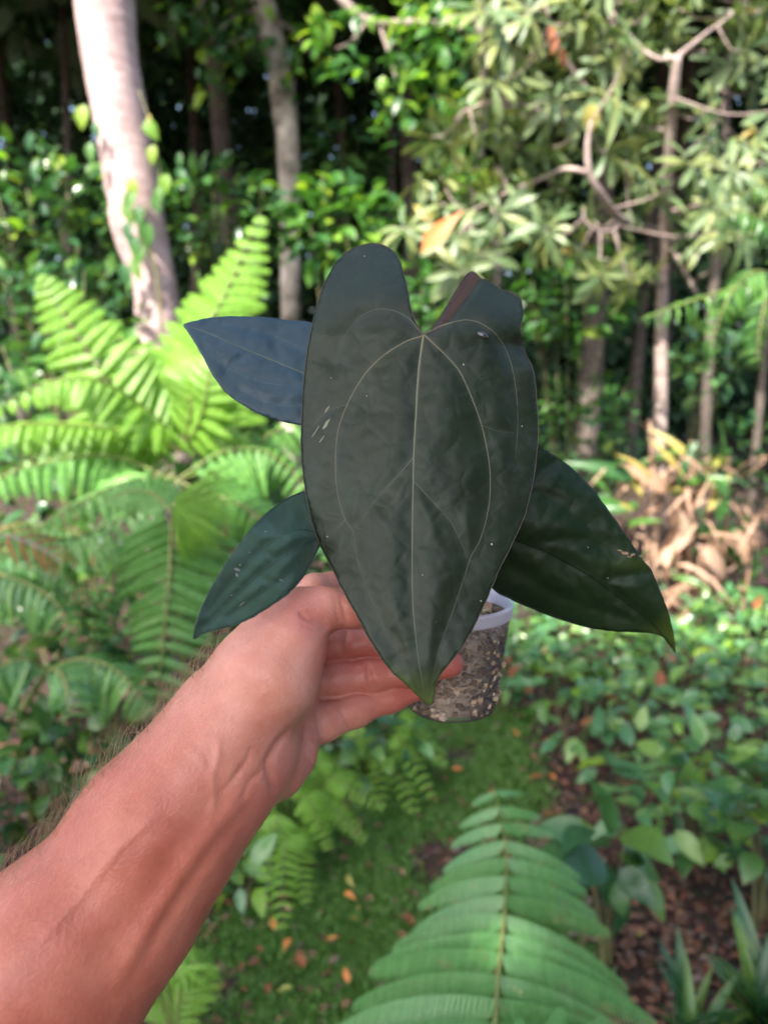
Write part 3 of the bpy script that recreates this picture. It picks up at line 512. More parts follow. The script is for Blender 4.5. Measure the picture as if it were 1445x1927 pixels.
# ------------------------------------------------------------------ small ferns by the path
def small_fern(label, px, py, tips, L, W, pin='fern', n=26):
    b = G(px, py); root = thing('sword_fern', label, 'fern', b, 'small ferns beside the path')
    for tx, ty, tz, hz in tips:
        tp = G(tx, ty, tz); md = b.lerp(tp, .5); md.z = max(b.z, tp.z)+hz
        frond(root, [b+Vector((0, 0, .02)), b.lerp(md, .6)+Vector((0, 0, hz*.35)), md, tp], L*R.uniform(.85, 1.1), n, pin, (R.uniform(-.1, .1), -.55, 1), W=W, prof=lambda t: min(1, .5+3*t)*(1-t)**.45, ang=.2, r=.003, droopy=.1)
small_fern('small light green fern spreading beside the forearm', 545, 1600, [(725, 1520, .16, .10), (655, 1478, .22, .1), (530, 1750, .06, .12), (425, 1650, .08, .12), (620, 1600, .12, .12), (470, 1540, .2, .12), (575, 1700, .05, .1), (500, 1700, .08, .14), (560, 1500, .25, .1), (690, 1580, .1, .1), (450, 1600, .14, .12)], .10, .019)
small_fern('small fern below the cup at the edge of the path', 700, 1440, [(815, 1500, .10, .12), (780, 1530, .04, .12), (720, 1520, .05, .12), (840, 1440, .14, .1), (650, 1470, .12, .12)], .11, .022, 'fern', 22)
small_fern('little fern at the bottom edge beside the forearm', 330, 1990, [(420, 1860, .12, .1), (300, 1880, .12, .1), (380, 1900, .1, .12), (250, 1900, .1, .1)], .09, .018)
shrub('hosta_plant', 'pale green leafy plant between forearm and small fern', 'plant', G(440, 1690)+Vector((0, 0, .08)), (.13, .1, .07), 38, ['cover', 'coverlime'], .10, nstem=4, hollow=0)
# ------------------------------------------------------------------ large near frond, bottom right
def build_near_fern():
    b = fit_base(P(930, 2400, .62).x, .62); root = thing('large_fern', 'large fern frond spreading over the bottom right foreground', 'fern', b)
    c = P(928, 2120, .85)
    V, Fc = tube(catmull([b+Vector((0, 0, -.05)), b.lerp(c, .6)+Vector((0, -.03, 0)), c], 14), lerp1([.03, .012], 14), 8, True, .15); obj('trunk', V, Fc, M['bark_dark'], root)
    frond(root, [c, P(928, 1990, .92), P(938, 1830, 1.05), P(950, 1700, 1.2), P(950, 1580, 1.38), P(928, 1475, 1.56)], .365, 17, 'near', (-.16, -.5, 1), W=.057, prof=lambda t: (1-t)**.62*min(1, .8+t*1.5), ang=.08, start=.02, r=.0042, jitter=.09, droopy=.10)
    frond(root, [c, P(1010, 2040, .85), P(1120, 2020, .8), P(1250, 2060, .75)], .18, 11, 'near', (.1, -.3, 1), W=.06, ang=.3, droopy=.2, r=.004)
    frond(root, [c, P(850, 2060, .8), P(700, 2060, .75), P(560, 2120, .7)], .18, 11, 'near', (-.1, -.3, 1), W=.06, ang=.3, droopy=.2, r=.004)
build_near_fern()
# ------------------------------------------------------------------ bed on the right
def build_bed():
    spots = []
    for k in range(400):
        px, py = R.uniform(930, 1520), R.uniform(1195, 1500); g = G(px, py)
        if px < 1000 and py > 1390: continue
        if 1420 < py and px < 1130: continue
        if all((g-s).length > .235 for s in spots): spots.append(g)
    for g in spots[:46]:
        h = R.uniform(.13, .26); lk = R.choice([['cover', 'coverlime'], ['cover', 'mid'], ['cover', 'coverlime', 'rust']])
        shrub('ground_cover_plant', 'low leafy plant in the dappled ground cover bed right of the path', 'plant', g+Vector((0, 0, h*.75)), (.17, .17, h*.6), 34, lk, .10, base=g, nstem=4, group='ground cover plants in the right bed', hollow=0, sr=.004)
    shrub('bed_shrub', 'fresh green leafy shrub at right above the bare soil', 'shrub', P(1330, 1500, 2.25), (.30, .2, .16), 130, ['cover', 'mid', 'coverlime'], .105, nstem=7)
    shrub('bed_shrub', 'leafy shrub at the right edge over the bare soil', 'shrub', P(1440, 1560, 2.0), (.14, .14, .15), 46, ['big', 'coverlime'], .10, nstem=5)
    shrub('bed_shrub', 'small glossy plant behind the tip of the large fern frond', 'shrub', P(1145, 1600, 1.75), (.09, .1, .12), 24, ['big'], .13, nstem=3, up=-.2)
    for lab, px, py, n, L in (('dark strap leafed clump in the bottom right corner', 1440, 1960, 30, .34), ('smaller strap leafed clump between corner clump and large frond', 1310, 1985, 16, .26)):
        b = G(px, py); root = thing('strap_plant', lab, 'plant', b)
        for k in range(n):
            a = R.uniform(0, 6.28); t = R.uniform(.25, .9); inst('leaf', LM['strapdark'], root, frame_M(b+Vector((R.gauss(0, .02), R.gauss(0, .02), 0)), Vector((math.cos(a)*t, math.sin(a)*t, 1)), Vector((-math.cos(a), -math.sin(a), .5+t)), L*R.uniform(.6, 1.1)))
    # dry ginger clump
    b = G(1240, 1080); b.y = 5.0; b = fit_base(P(1240, 1000, 5.0).x, 5.0); root = thing('dry_ginger_clump', 'clump of dry tan and yellowing stalks at right below the trunks', 'plant', b)
    for k, (x0, x1, y1, r) in enumerate([(1228, 1222, 790, .022), (1262, 1285, 850, .024), (1280, 1300, 830, .022), (1345, 1370, 860, .016), (1210, 1200, 930, .018), (1300, 1260, 950, .022), (1380, 1410, 940, .014), (1330, 1340, 900, .018)]):
        A = fit_base(P(x0, 1000, 5.0).x, 5.0+R.uniform(-.2, .2)); B_ = P(x1, y1, 5.0+R.uniform(-.15, .15)); V, Fc = tube(catmull([A, A.lerp(B_, .5)+Vector((.03, 0, 0)), B_], 10), lerp1([r, r*.5], 10), 7, True, .2, k); obj('stalk', V, Fc, M['dry'], root)
    for k in range(150):
        px = R.gauss(1285, 85); py = R.uniform(850, 1130); key = R.choice(['dry', 'drylance', 'drylance', 'drylance', 'lance']) if py > 940 or R.random() < .4 else R.choice(['yellowlance', 'lance', 'drylance', 'drylance', 'lance']); d = Vector((R.gauss(0, .9), R.gauss(-.4, .5), R.gauss(-.5 if key[:3] == 'dry' else .5, .6)))
        inst('leaf', LM[key], root, frame_M(P(px, py, 5.0+R.gauss(-.1, .2)), d, Vector((R.gauss(0, .6), -.6, .7)), R.uniform(.17, .34)))
    for px, py, tx, ty, key, L in ((1300, 870, 1220, 765, 'yellowlance', .34), (1330, 960, 1410, 850, 'yellowlance', .34), (1270, 880, 1240, 830, 'yellowlance', .26), (1300, 900, 1340, 1000, 'drylance', .34), (1310, 830, 1290, 870, 'lance', .3), (1190, 960, 1130, 940, 'yellowlance', .28), (1250, 930, 1200, 870, 'dry', .34), (1280, 960, 1265, 1080, 'dry', .45), (1350, 980, 1370, 880, 'lance', .4), (1190, 900, 1080, 860, 'lance', .45), (1180, 960, 1060, 930, 'lance', .4)):
        A, B_ = P(px, py, 4.8), P(tx, ty, 4.75); inst('leaf', LM[key], root, frame_M(A, B_-A, Vector((R.gauss(0, .3), -1, .5)), L))
    b = fit_base(P(1400, 1150, 4.6).x, 4.65); root = thing('dry_leaf_heap', 'heap of curled dry pinkish tan leaves at the right edge', 'plant', b)
    for k in range(60):
        p = P(R.gauss(1385, 60), R.uniform(1100, 1240), 4.6+R.gauss(0, .15)); inst('leaf', LM[R.choice(['dry', 'drylance', 'drylance', 'lance', 'mid'])], root, frame_M(p, Vector((R.gauss(0, 1), R.gauss(-.2, .6), R.gauss(.1, .6))), Vector((R.gauss(0, .6), -.5, .7)), R.uniform(.13, .28)))
    b = fit_base(P(1330, 1090, 5.5).x, 5.5); root = thing('lance_plant', 'fresh green lance leafed plant right of the dry stalks', 'plant', b)
    for k in range(34):
        p = P(R.gauss(1350, 40), R.uniform(1000, 1090), 5.4+R.gauss(0, .12)); inst('leaf', LM['lance'], root, frame_M(p, Vector((R.gauss(0, .8), R.gauss(-.3, .4), R.gauss(.3, .5))), Vector((R.gauss(0, .4), -.6, .8)), R.uniform(.22, .4)))
    V, Fc = tube([b, b+Vector((0, -.05, .5))], [.012, .008], 6); obj('stem', V, Fc, M['stem'], root)
    # cycad at right
    b = fit_base(P(1500, 900, 4.3).x, 4.3); root = thing('cycad', 'fern like cycad with bright arching fronds at the right edge', 'cycad', b); c = P(1500, 560, 4.2)
    V, Fc = tube(catmull([b, b.lerp(c, .5), c], 10), lerp1([.06, .05], 10), 9, True, .2); obj('trunk', V, Fc, M['bark_dark'], root)
    pr = lambda t: min(1, .4+2.5*t)*(1-t)**.4
    for pts, L, n, pin in (([(1500, 560, 4.2), (1430, 510, 4.0), (1370, 560, 3.9), (1335, 660, 3.85)], .19, 20, 'cycad'), ([(1500, 560, 4.2), (1450, 555, 3.9), (1430, 610, 3.8), (1425, 680, 3.75)], .16, 14, 'cycad'), ([(1500, 560, 4.2), (1400, 540, 4.2), (1290, 570, 4.1), (1210, 600, 4.0)], .17, 15, 'cycad'), ([(1500, 560, 4.2), (1460, 440, 4.2), (1400, 400, 4.1), (1330, 420, 4.1)], .17, 14, 'cycad'), ([(1500, 560, 4.2), (1480, 400, 4.3), (1440, 350, 4.2), (1390, 370, 4.2)], .14, 12, 'cycad')):
        frond(root, [P(*p) for p in pts], L, n, pin, (0, -.7, 1), prof=pr, ang=.4, droopy=.45, start=.1, nm='leaflet', jitter=.12)
build_bed()
# ------------------------------------------------------------------ ground cover: grass, litter, fallen leaves
def build_ground_detail():
    blades = []
    for k in range(120000):
        px, py = R.uniform(330, 1150), R.uniform(1330, 1960)**1; g = G(px, py) if py > 1000 else None
        cxp = 860-(py-1380)*.38; hw = 150+(py-1380)*.62
        if abs(px-cxp) > hw*R.uniform(.75, 1.1): continue
        if noise.noise(Vector((g.x*3.2, g.y*3.2, 4))) < -.36+R.uniform(-.2, .2): continue
        a = R.uniform(0, 6.28); h = R.uniform(.012, .036); w = R.uniform(.002, .0048); d = Vector((math.cos(a), math.sin(a), 0)); l = Vector((R.gauss(0, .6), R.gauss(0, .6), 1)).normalized()*h
        z = .025*noise.noise(Vector((g.x*1.7, g.y*1.7, 0)))-.012; g.z = z
        blades.append((g-d*w, g+d*w, g+l*.6+d*w*.9, g+l, g+l*.6-d*w*.9))
    V = [v for b in blades for v in b]; Fc = [tuple(range(5*i, 5*i+5)) for i in range(len(blades))]
    o = stuff('grass', [(np.array([tuple(v) for v in V]), Fc)], M['grass']); tag(o, 'short mossy grass of the path between the beds', kind='stuff')
    Ms = []
    for k in range(9000):
        px, py = R.uniform(-100, 1560), R.uniform(1080, 1960); g = G(px, py)
        if abs(px-(860-(py-1380)*.38)) < 120+(py-1380)*.5 and R.random() < .8: continue
        g.z = .012+.025*noise.noise(Vector((g.x*1.7, g.y*1.7, 0)))-.008
        Ms.append(frame_M(g, Vector((R.gauss(0, 1), R.gauss(0, 1), R.gauss(0, .2))), Vector((R.gauss(0, .25), R.gauss(0, .25), 1)), R.uniform(.012, .045)))
    o = stuff('leaf_litter', [join_insts(LM['litter'], Ms)], M['litter']); tag(o, 'brown mulch and crumbled leaf litter over the soil', kind='stuff')
    for k in range(75):
        py = 1330+R.random()**.9*570; px = 860-(py-1380)*.36+R.gauss(0, 110+(py-1380)*.33)
        if k > 55: px, py = R.uniform(1000, 1300), R.uniform(1400, 1520)
        if not 260 < px < 1430: continue
        g = G(px, py); g.z = .03; o = inst_top('fallen_leaf', LM[R.choice(['rust', 'rust', 'dryflat', 'rust', 'orange', 'yellow'])], frame_M(g, Vector((R.gauss(0, 1), R.gauss(0, 1), .1)), Vector((R.gauss(0, .3), R.gauss(-.1, .3), 1)), R.uniform(.025, .06)))
        tag(o, 'dry fallen leaf lying on the mossy path', 'fallen leaf', 'fallen leaves on the path')
build_ground_detail()
# ================================================================== FOREGROUND: the potted plant and the hand
def skin_mat():
    m, nt, out = nodes('skin'); L = nt.links
    tc = N(nt, 'ShaderNodeTexCoord'); at = N(nt, 'ShaderNodeAttribute', attribute_name='flush_and_shade')
    n1 = N(nt, 'ShaderNodeTexNoise', Scale=38.0, Detail=4.0, Roughness=.6); n2 = N(nt, 'ShaderNodeTexNoise', Scale=420.0, Detail=3.0); n3 = N(nt, 'ShaderNodeTexVoronoi', Scale=700.0)
    n4 = N(nt, 'ShaderNodeTexNoise', Scale=130.0, Detail=3.0)
    for n in (n1, n2, n3, n4): L.new(tc.outputs['Object'], n.inputs['Vector'])
    r = ramp(nt, [(.28, (.43, .160, .112)), (.5, (.51, .215, .155)), (.72, (.58, .275, .21))]); L.new(n1.outputs[0], r.inputs[0])
    r2 = ramp(nt, [(.28, (.33, .090, .058)), (.5, (.405, .124, .080)), (.72, (.48, .170, .112))]); L.new(n1.outputs[0], r2.inputs[0])
    tn = N(nt, 'ShaderNodeAttribute', attribute_name='tan'); mt = N(nt, 'ShaderNodeMix', data_type='RGBA'); L.new(tn.outputs['Fac'], mt.inputs[0]); L.new(r.outputs[0], mt.inputs[6]); L.new(r2.outputs[0], mt.inputs[7])
    mx = N(nt, 'ShaderNodeMix', data_type='RGBA'); L.new(at.outputs['Fac'], mx.inputs[0]); L.new(mt.outputs[2], mx.inputs[6]); mx.inputs[7].default_value = (.44, .105, .085, 1)
    fk = ramp(nt, [(.28, (.80, .70, .66)), (.40, (1, 1, 1))]); L.new(n4.outputs[0], fk.inputs[0])
    m2 = N(nt, 'ShaderNodeMix', data_type='RGBA', blend_type='MULTIPLY'); m2.inputs[0].default_value = .22; L.new(mx.outputs[2], m2.inputs[6]); L.new(fk.outputs[0], m2.inputs[7])
    p = N(nt, 'ShaderNodeBsdfPrincipled', Roughness=.40); L.new(m2.outputs[2], p.inputs['Base Color'])
    p.inputs['Subsurface Weight'].default_value = .16; p.inputs['Subsurface Radius'].default_value = (1, .35, .2); p.inputs['Subsurface Scale'].default_value = .003
    p.inputs['Specular IOR Level'].default_value = .42
    ad = N(nt, 'ShaderNodeMath', operation='ADD'); L.new(n2.outputs[0], ad.inputs[0]); L.new(n3.outputs['Distance'], ad.inputs[1])
    bu = N(nt, 'ShaderNodeBump', Strength=.28, Distance=.0005); L.new(ad.outputs[0], bu.inputs['Height'])
    b2 = N(nt, 'ShaderNodeBump', Strength=.10, Distance=.002); L.new(n4.outputs[0], b2.inputs['Height']); L.new(bu.outputs[0], b2.inputs['Normal'])
    L.new(b2.outputs[0], p.inputs['Normal']); L.new(p.outputs[0], out.inputs[0]); return m
M['skin'] = skin_mat()
def hair_mat():
    m, nt, out = nodes('arm_hair'); p = N(nt, 'ShaderNodeBsdfPrincipled', Roughness=.4); p.inputs['Base Color'].default_value = (.25, .165, .09, 1)
    nt.links.new(p.outputs[0], out.inputs[0]); return m
M['hair'] = hair_mat()
# ---- the arm and hand: one continuous surface grown from joints (px, py, depth, radius in photo pixels -> metres)
def cpt(px, py, d): return np.array([(px-722.5)/FPX*d, -(py-963.5)/FPX*d, -d], np.float32)
def bone(a, b, k, kind='add'):
    return (cpt(*a[:3]), cpt(*b[:3]), a[3]/FPX*a[2], b[3]/FPX*b[2], k, kind)
def chain(js, k, kind='add'): return [bone(js[i], js[i+1], k, kind) for i in range(len(js)-1)]
BODY = []
# forearm: radius and ulna side by side, plus muscle
BODY += chain([(-480, 2430, .285, 172), (-150, 2105, .300, 172), (75, 1808, .318, 152), (290, 1545, .338, 118), (400, 1412, .350, 98), (440, 1345, .357, 100)], .020)
BODY += chain([(-430, 2470, .290, 165), (-75, 2110, .308, 152), (128, 1862, .326, 130), (250, 1705, .336, 114), (345, 1572, .345, 90), (432, 1462, .355, 74), (480, 1422, .362, 66)], .018)
# elbow and upper arm, out of the picture, up to the shoulder
E = cpt(-480, 2430, .285)
BODY += [(E, np.array([-.30, -.36, -.12], np.float32), .036, .045, .02, 'add'), (np.array([-.30, -.36, -.12], np.float32), np.array([-.26, -.33, .03], np.float32), .045, .052, .02, 'add')]
# back of the hand / palm mass
BODY += chain([(440, 1345, .366, 84), (515, 1235, .392, 74), (570, 1165, .416, 36)], .012)
BODY += chain([(470, 1390, .368, 76), (525, 1310, .394, 62), (565, 1240, .418, 38)], .012)
BODY += chain([(482, 1432, .370, 62), (536, 1385, .394, 50), (562, 1325, .414, 36)], .010)
# heel of the palm on the little-finger side
BODY += chain([(478, 1452, .364, 60), (520, 1444, .374, 52), (548, 1418, .384, 42), (562, 1385, .396, 34)], .007)
# thenar (ball of the thumb)
BODY += chain([(448, 1345, .354, 88), (500, 1270, .357, 97), (540, 1200, .362, 74), (562, 1160, .366, 50)], .0075)
# thumb
THUMB = [(556, 1160, .366, 50), (606, 1147, .369, 39), (665, 1144, .375, 35), (715, 1150, .385, 33), (765, 1156, .398, 27)]
INDEX = [(548, 1165, .416, 36), (592, 1112, .420, 30), (626, 1106, .428, 27), (690, 1116, .442, 26), (745, 1130, .455, 24)]
MIDDLE = [(556, 1225, .418, 34), (640, 1214, .420, 31), (720, 1207, .419, 29), (790, 1204, .417, 27), (838, 1202, .416, 24)]
RING = [(552, 1292, .414, 35), (635, 1279, .415, 33), (700, 1272, .4155, 31), (775, 1260, .416, 29), (846, 1249, .416, 26)]
LITTLE = [(550, 1385, .400, 38), (610, 1358, .404, 34), (668, 1336, .411, 30), (735, 1312, .418, 26), (780, 1298, .422, 22)]
FING = [THUMB, INDEX, MIDDLE, RING, LITTLE]
def sd(Pn, a, b, ra, rb):
    ba = b-a; q = Pn-a; t = np.clip(q@(ba/np.float32(ba@ba)), 0, 1); q -= t[:, None]*ba
    return np.sqrt(np.einsum('ij,ij->i', q, q))-(np.float32(ra)+np.float32(rb-ra)*t)
def smin(a, b, k):
    h = np.clip(.5+.5*(b-a)/k, 0, 1); return b+(a-b)*h-k*h*(1-h)
FCH = [chain(js, .005) for js in FING]
ALLB = [(-1, bn) for bn in BODY]+[(i, bn) for i, bl in enumerate(FCH) for bn in bl]
BA = np.array([b[1][0] for b in ALLB]); BB = np.array([b[1][1] for b in ALLB])-BA; BR = np.array([b[1][2] for b in ALLB]); BR2 = np.array([b[1][3] for b in ALLB])-BR; BL2 = (BB*BB).sum(1)
def sdf_raw(Pn):
    c = Pn.mean(0); rad = float(np.sqrt(((Pn-c)**2).sum(1).max()))
    q = c-BA; t = np.clip((q*BB).sum(1)/BL2, 0, 1); vs = np.sqrt(((q-t[:, None]*BB)**2).sum(1))-(BR+BR2*t)
    lim = float(vs.min()); keep = [(fi, bn, v) for (fi, bn), v in zip(ALLB, vs)]
    lim += 2*rad+.022; D = None; Fd = [None]*5
    for fi, bn, v in keep:
        if v > lim: continue
        x = sd(Pn, *bn[:4])
        if fi < 0: D = x if D is None else smin(D, x, bn[4])
        else: Fd[fi] = x if Fd[fi] is None else smin(Fd[fi], x, .005)
    if D is None: D = np.full(len(Pn), 1.0, np.float32)
    g = None
    for fi in (1, 2, 3, 4):
        if Fd[fi] is not None: g = Fd[fi] if g is None else smin(g, Fd[fi], .0005)
    if g is not None: D = smin(D, g, .0032)
    if Fd[0] is not None: D = smin(D, Fd[0], .006)
    return D.astype(np.float32)
def sdf(Pn):
    if len(Pn) <= 3000: return sdf_raw(Pn)
    return np.concatenate([sdf_raw(Pn[i:i+700]) for i in range(0, len(Pn), 700)])
def polyd(px, py, pl):
    d = np.full(px.shape, 1e9); tt = np.zeros(px.shape); n = len(pl)-1
    for i in range(n):
        ax, ay = pl[i]; bx, by = pl[i+1]; vx, vy = bx-ax, by-ay; L2 = vx*vx+vy*vy
        t = np.clip(((px-ax)*vx+(py-ay)*vy)/L2, 0, 1); q = np.hypot(px-ax-t*vx, py-ay-t*vy)
        m = q < d; d = np.where(m, q, d); tt = np.where(m, (i+t)/n, tt)
    return d, tt
def surface_nets(h, lo, hi):
    lo = np.array(lo); n = np.ceil((np.array(hi)-lo)/h).astype(int)+1
    B = 12; nb = -(-n//B); n = nb*B+1
    Gd = np.full(n, 1.0, np.float32)
    bc = np.stack(np.meshgrid(*[lo[i]+h*B*(np.arange(nb[i])+.5) for i in range(3)], indexing='ij'), -1).reshape(-1, 3).astype(np.float32)
    d0 = np.array([sdf_raw(p[None])[0] for p in bc]); ids = np.argwhere((np.abs(d0) < h*B*.87+.012).reshape(nb))
    sg = d0.reshape(nb)
    for i in np.argwhere(sg < -(h*B*.87+.012)): Gd[i[0]*B:i[0]*B+B+1, i[1]*B:i[1]*B+B+1, i[2]*B:i[2]*B+B+1] = -1
    loc = np.stack(np.meshgrid(*[np.arange(B+1)]*3, indexing='ij'), -1).reshape(-1, 3)
    for s in range(0, len(ids)):
        ch = ids[s:s+1]; idx = (ch[:, None, :]*B+loc[None]); pts = (lo+idx.reshape(-1, 3)*h).astype(np.float32)
        v = sdf_raw(pts); ii = idx.reshape(-1, 3); Gd[ii[:, 0], ii[:, 1], ii[:, 2]] = v
    S = Gd < 0
    c = np.zeros(np.array(n)-1, np.int8)
    for dx in (0, 1):
        for dy in (0, 1):
            for dz in (0, 1): c += S[dx:n[0]-1+dx, dy:n[1]-1+dy, dz:n[2]-1+dz]
    act = (c > 0) & (c < 8); cid = np.full(act.shape, -1, np.int64); cells = np.argwhere(act); bk = cells//10; cells = cells[np.lexsort((bk[:, 2], bk[:, 1], bk[:, 0]))]; cid[cells[:, 0], cells[:, 1], cells[:, 2]] = np.arange(len(cells))
    V = (lo+(cells+.5)*h).astype(np.float32); Q = []
    for ax in range(3):
        o1, o2 = [(1, 2), (2, 0), (0, 1)][ax]
        sl0 = [slice(1, n[i]-1) for i in range(3)]; sl1 = list(sl0); sl0[ax] = slice(0, n[ax]-1); sl1[ax] = slice(1, n[ax])
        a = S[tuple(sl0)]; b = S[tuple(sl1)]; e = np.argwhere(a != b); inside = a[a != b]
        e = e+np.array([0 if i == ax else 1 for i in range(3)])
        u = np.zeros(3, int); u[o1] = 1; w = np.zeros(3, int); w[o2] = 1
        g = lambda k: cid[k[:, 0], k[:, 1], k[:, 2]]
        q = np.stack([g(e-u-w), g(e-w), g(e), g(e-u)], 1)
        q = np.where(inside[:, None], q, q[:, ::-1]); Q.append(q[(q >= 0).all(1)])
    Q = np.concatenate(Q)
    def project(V, it):
        for _ in range(it):
            d = sdf(V); g = np.stack([(sdf(V+e)-d)/1e-4 for e in np.eye(3, dtype=np.float32)*1e-4], 1)
            L2 = np.maximum((g*g).sum(1), .2); V = V-(np.clip(d, -h, h)/L2)[:, None]*g
        return V
    V = project(V, 2)
    for _ in range(3):
        acc = np.zeros_like(V); cnt = np.zeros(len(V), np.float32)
        for i in range(4):
            np.add.at(acc, Q[:, i], V[Q[:, (i+1) % 4]]+V[Q[:, (i+3) % 4]]); np.add.at(cnt, Q[:, i], 2)
        V = .5*V+.5*acc/np.maximum(cnt, 1)[:, None]; V = project(V, 1)
    # one midpoint subdivision, then back onto the surface
    E = np.concatenate([Q[:, [i, (i+1) % 4]] for i in range(4)]); E.sort(axis=1); Eu, inv = np.unique(E, axis=0, return_inverse=True); inv = inv.reshape(4, -1)
    nV, nE = len(V), len(Eu); Vn = np.concatenate([V, (V[Eu[:, 0]]+V[Eu[:, 1]])*.5, V[Q].mean(1)]); fc = nV+nE+np.arange(len(Q))
    Q = np.concatenate([np.stack([Q[:, i], nV+inv[i], fc, nV+inv[(i+3) % 4]], 1) for i in range(4)]); bk = np.floor(Vn/.022).astype(int); od = np.lexsort((bk[:, 2], bk[:, 1], bk[:, 0])); rk = np.empty(len(od), int); rk[od] = np.arange(len(od))
    V = Vn[od].astype(np.float32); Q = rk[Q]; V = project(V, 1)
    d = sdf(V); g = np.stack([(sdf(V+e)-d)/1e-4 for e in np.eye(3, dtype=np.float32)*1e-4], 1)
    g /= np.maximum(np.linalg.norm(g, axis=1), 1e-6)[:, None]
    return V, Q, g
def build_arm():
    base = PD(130, 1800, .31)
    root = thing('person', 'bare left arm reaching in from lower left, hand gripping the clear cup', 'person', base)
    V, Q, g = surface_nets(.0024, (-.40, -.46, -.47), (.09, -.035, .10))
    dep = np.maximum(-V[:, 2], .05); px = V[:, 0]/dep*FPX+722.5; py = -V[:, 1]/dep*FPX+963.5
    front = np.clip((g[:, 2]-.05)/.4, 0, 1)*(dep > .2); disp = np.zeros(len(V))
    def ridge(pl, w, amp, ends=True):
        nonlocal disp
        d, t = polyd(px, py, pl); e = np.clip(np.minimum(t, 1-t)*6, 0, 1) if ends else 1.0
        disp += amp*np.exp(-(d/w)**2)*front*e
    # tendons and veins along the inner wrist
    ridge([(205, 1880), (265, 1765), (345, 1640), (420, 1540), (470, 1475)], 17, .0011)
    ridge([(255, 1865), (320, 1750), (392, 1640), (455, 1560)], 13, .0005)
    ridge([(160, 1850), (235, 1735), (320, 1615), (392, 1525), (440, 1470)], 28, -.0008)
    ridge([(262, 1830), (322, 1710), (388, 1605), (440, 1535)], 15, -.0005)
    ridge([(392, 1555), (404, 1510), (400, 1465), (412, 1420), (408, 1375)], 8, .0006)
    ridge([(400, 1465), (372, 1425), (352, 1400)], 8, .0003)
    ridge([(60, 1790), (150, 1690), (230, 1590), (300, 1530)], 9, .0006)
    # wrist folds, thumb web folds, finger folds
    ridge([(430, 1475), (462, 1438), (476, 1402)], 5, -.0006); ridge([(410, 1500), (446, 1462), (462, 1428)], 5, -.0004)
    ridge([(556, 1362), (522, 1402), (502, 1436), (512, 1475), (528, 1502)], 8, -.0012)
    ridge([(498, 1446), (470, 1470), (452, 1510)], 5, -.0006)
    ridge([(560, 1150), (582, 1166), (602, 1172), (622, 1182)], 5, -.0014); ridge([(575, 1148), (596, 1160), (618, 1168)], 4, -.0008)
    ridge([(562, 1172), (590, 1182), (612, 1192)], 4, -.0007)
    ridge([(652, 1183), (650, 1212), (656, 1243)], 6, -.0022); ridge([(690, 1244), (694, 1272), (702, 1303)], 6, -.0015)
    ridge([(640, 1120), (646, 1145), (652, 1172)], 5, -.0007); ridge([(628, 1118), (634, 1145), (638, 1174)], 4, -.0005)
    ridge([(640, 1330), (648, 1352), (660, 1372)], 4, -.0009)
    for k in range(9):                                   # fine lines over the ball of the thumb
        x0, y0 = 470+R.uniform(-20, 90), 1200+R.uniform(0, 150)
        ridge([(x0, y0), (x0+20, y0+22), (x0+34, y0+50)], 2.6, -.00022)
    V = V+g*disp[:, None].astype(np.float32)
    Wm = np.array([[RT.x, UP.x, -FW.x], [RT.y, UP.y, -FW.y], [RT.z, UP.z, -FW.z]], np.float32)
    Vw = V@Wm.T+np.array(C0, np.float32)
    me = bpy.data.meshes.new('arm_and_hand'); me.from_pydata((Vw-np.array(base, np.float32)).tolist(), [], Q.tolist()); me.update()
    me.materials.append(M['skin']); me.polygons.foreach_set('use_smooth', [True]*len(me.polygons))
    fl = np.zeros(len(V))
    for js in FING:
        c = cpt(*js[-1][:3]); fl = np.maximum(fl, np.exp(-(np.linalg.norm(V-c, axis=1)/.03)**2)*.9)
    d, t = polyd(px, py, [(560, 1240), (700, 1240), (860, 1250)]); fl = np.maximum(fl, np.clip(1-d/160, 0, 1)*np.clip((px-570)/60, 0, 1)*.75)  # fingers' redness, also darkening them for the shade beneath the thumb
    d, t = polyd(px, py, [(575, 1165), (615, 1175)]); fl = np.maximum(fl, .45*np.exp(-(d/40)**2))
    d, t = polyd(px, py, [(500, 1500), (560, 1450), (575, 1400)]); fl = np.maximum(fl, .35*np.exp(-(d/45)**2))
    a = me.attributes.new('flush_and_shade', 'FLOAT', 'POINT'); a.data.foreach_set('value', fl.astype(np.float32))
    al = (px-470)*-.63+(py-1380)*.77                       # distance from the wrist back along the forearm
    a = me.attributes.new('tan', 'FLOAT', 'POINT'); a.data.foreach_set('value', sstep(-60, 260, al).astype(np.float32))
    ob = link('arm_and_hand', me, root, base)
    # hair along the outer edge of the forearm, finer and sparser over the rest
    gw = g@Wm.T
    axis = (PD(440, 1390, .35)-PD(100, 1850, .31)).normalized()
    edge = [(-40, 1710), (100, 1550), (200, 1445), (300, 1362), (345, 1305), (392, 1235)]
    de, te = polyd(px, py, edge)
    ok = (dep > .2) & (px > -120) & (py < 2000) & (px < 420) & (py > 1200)
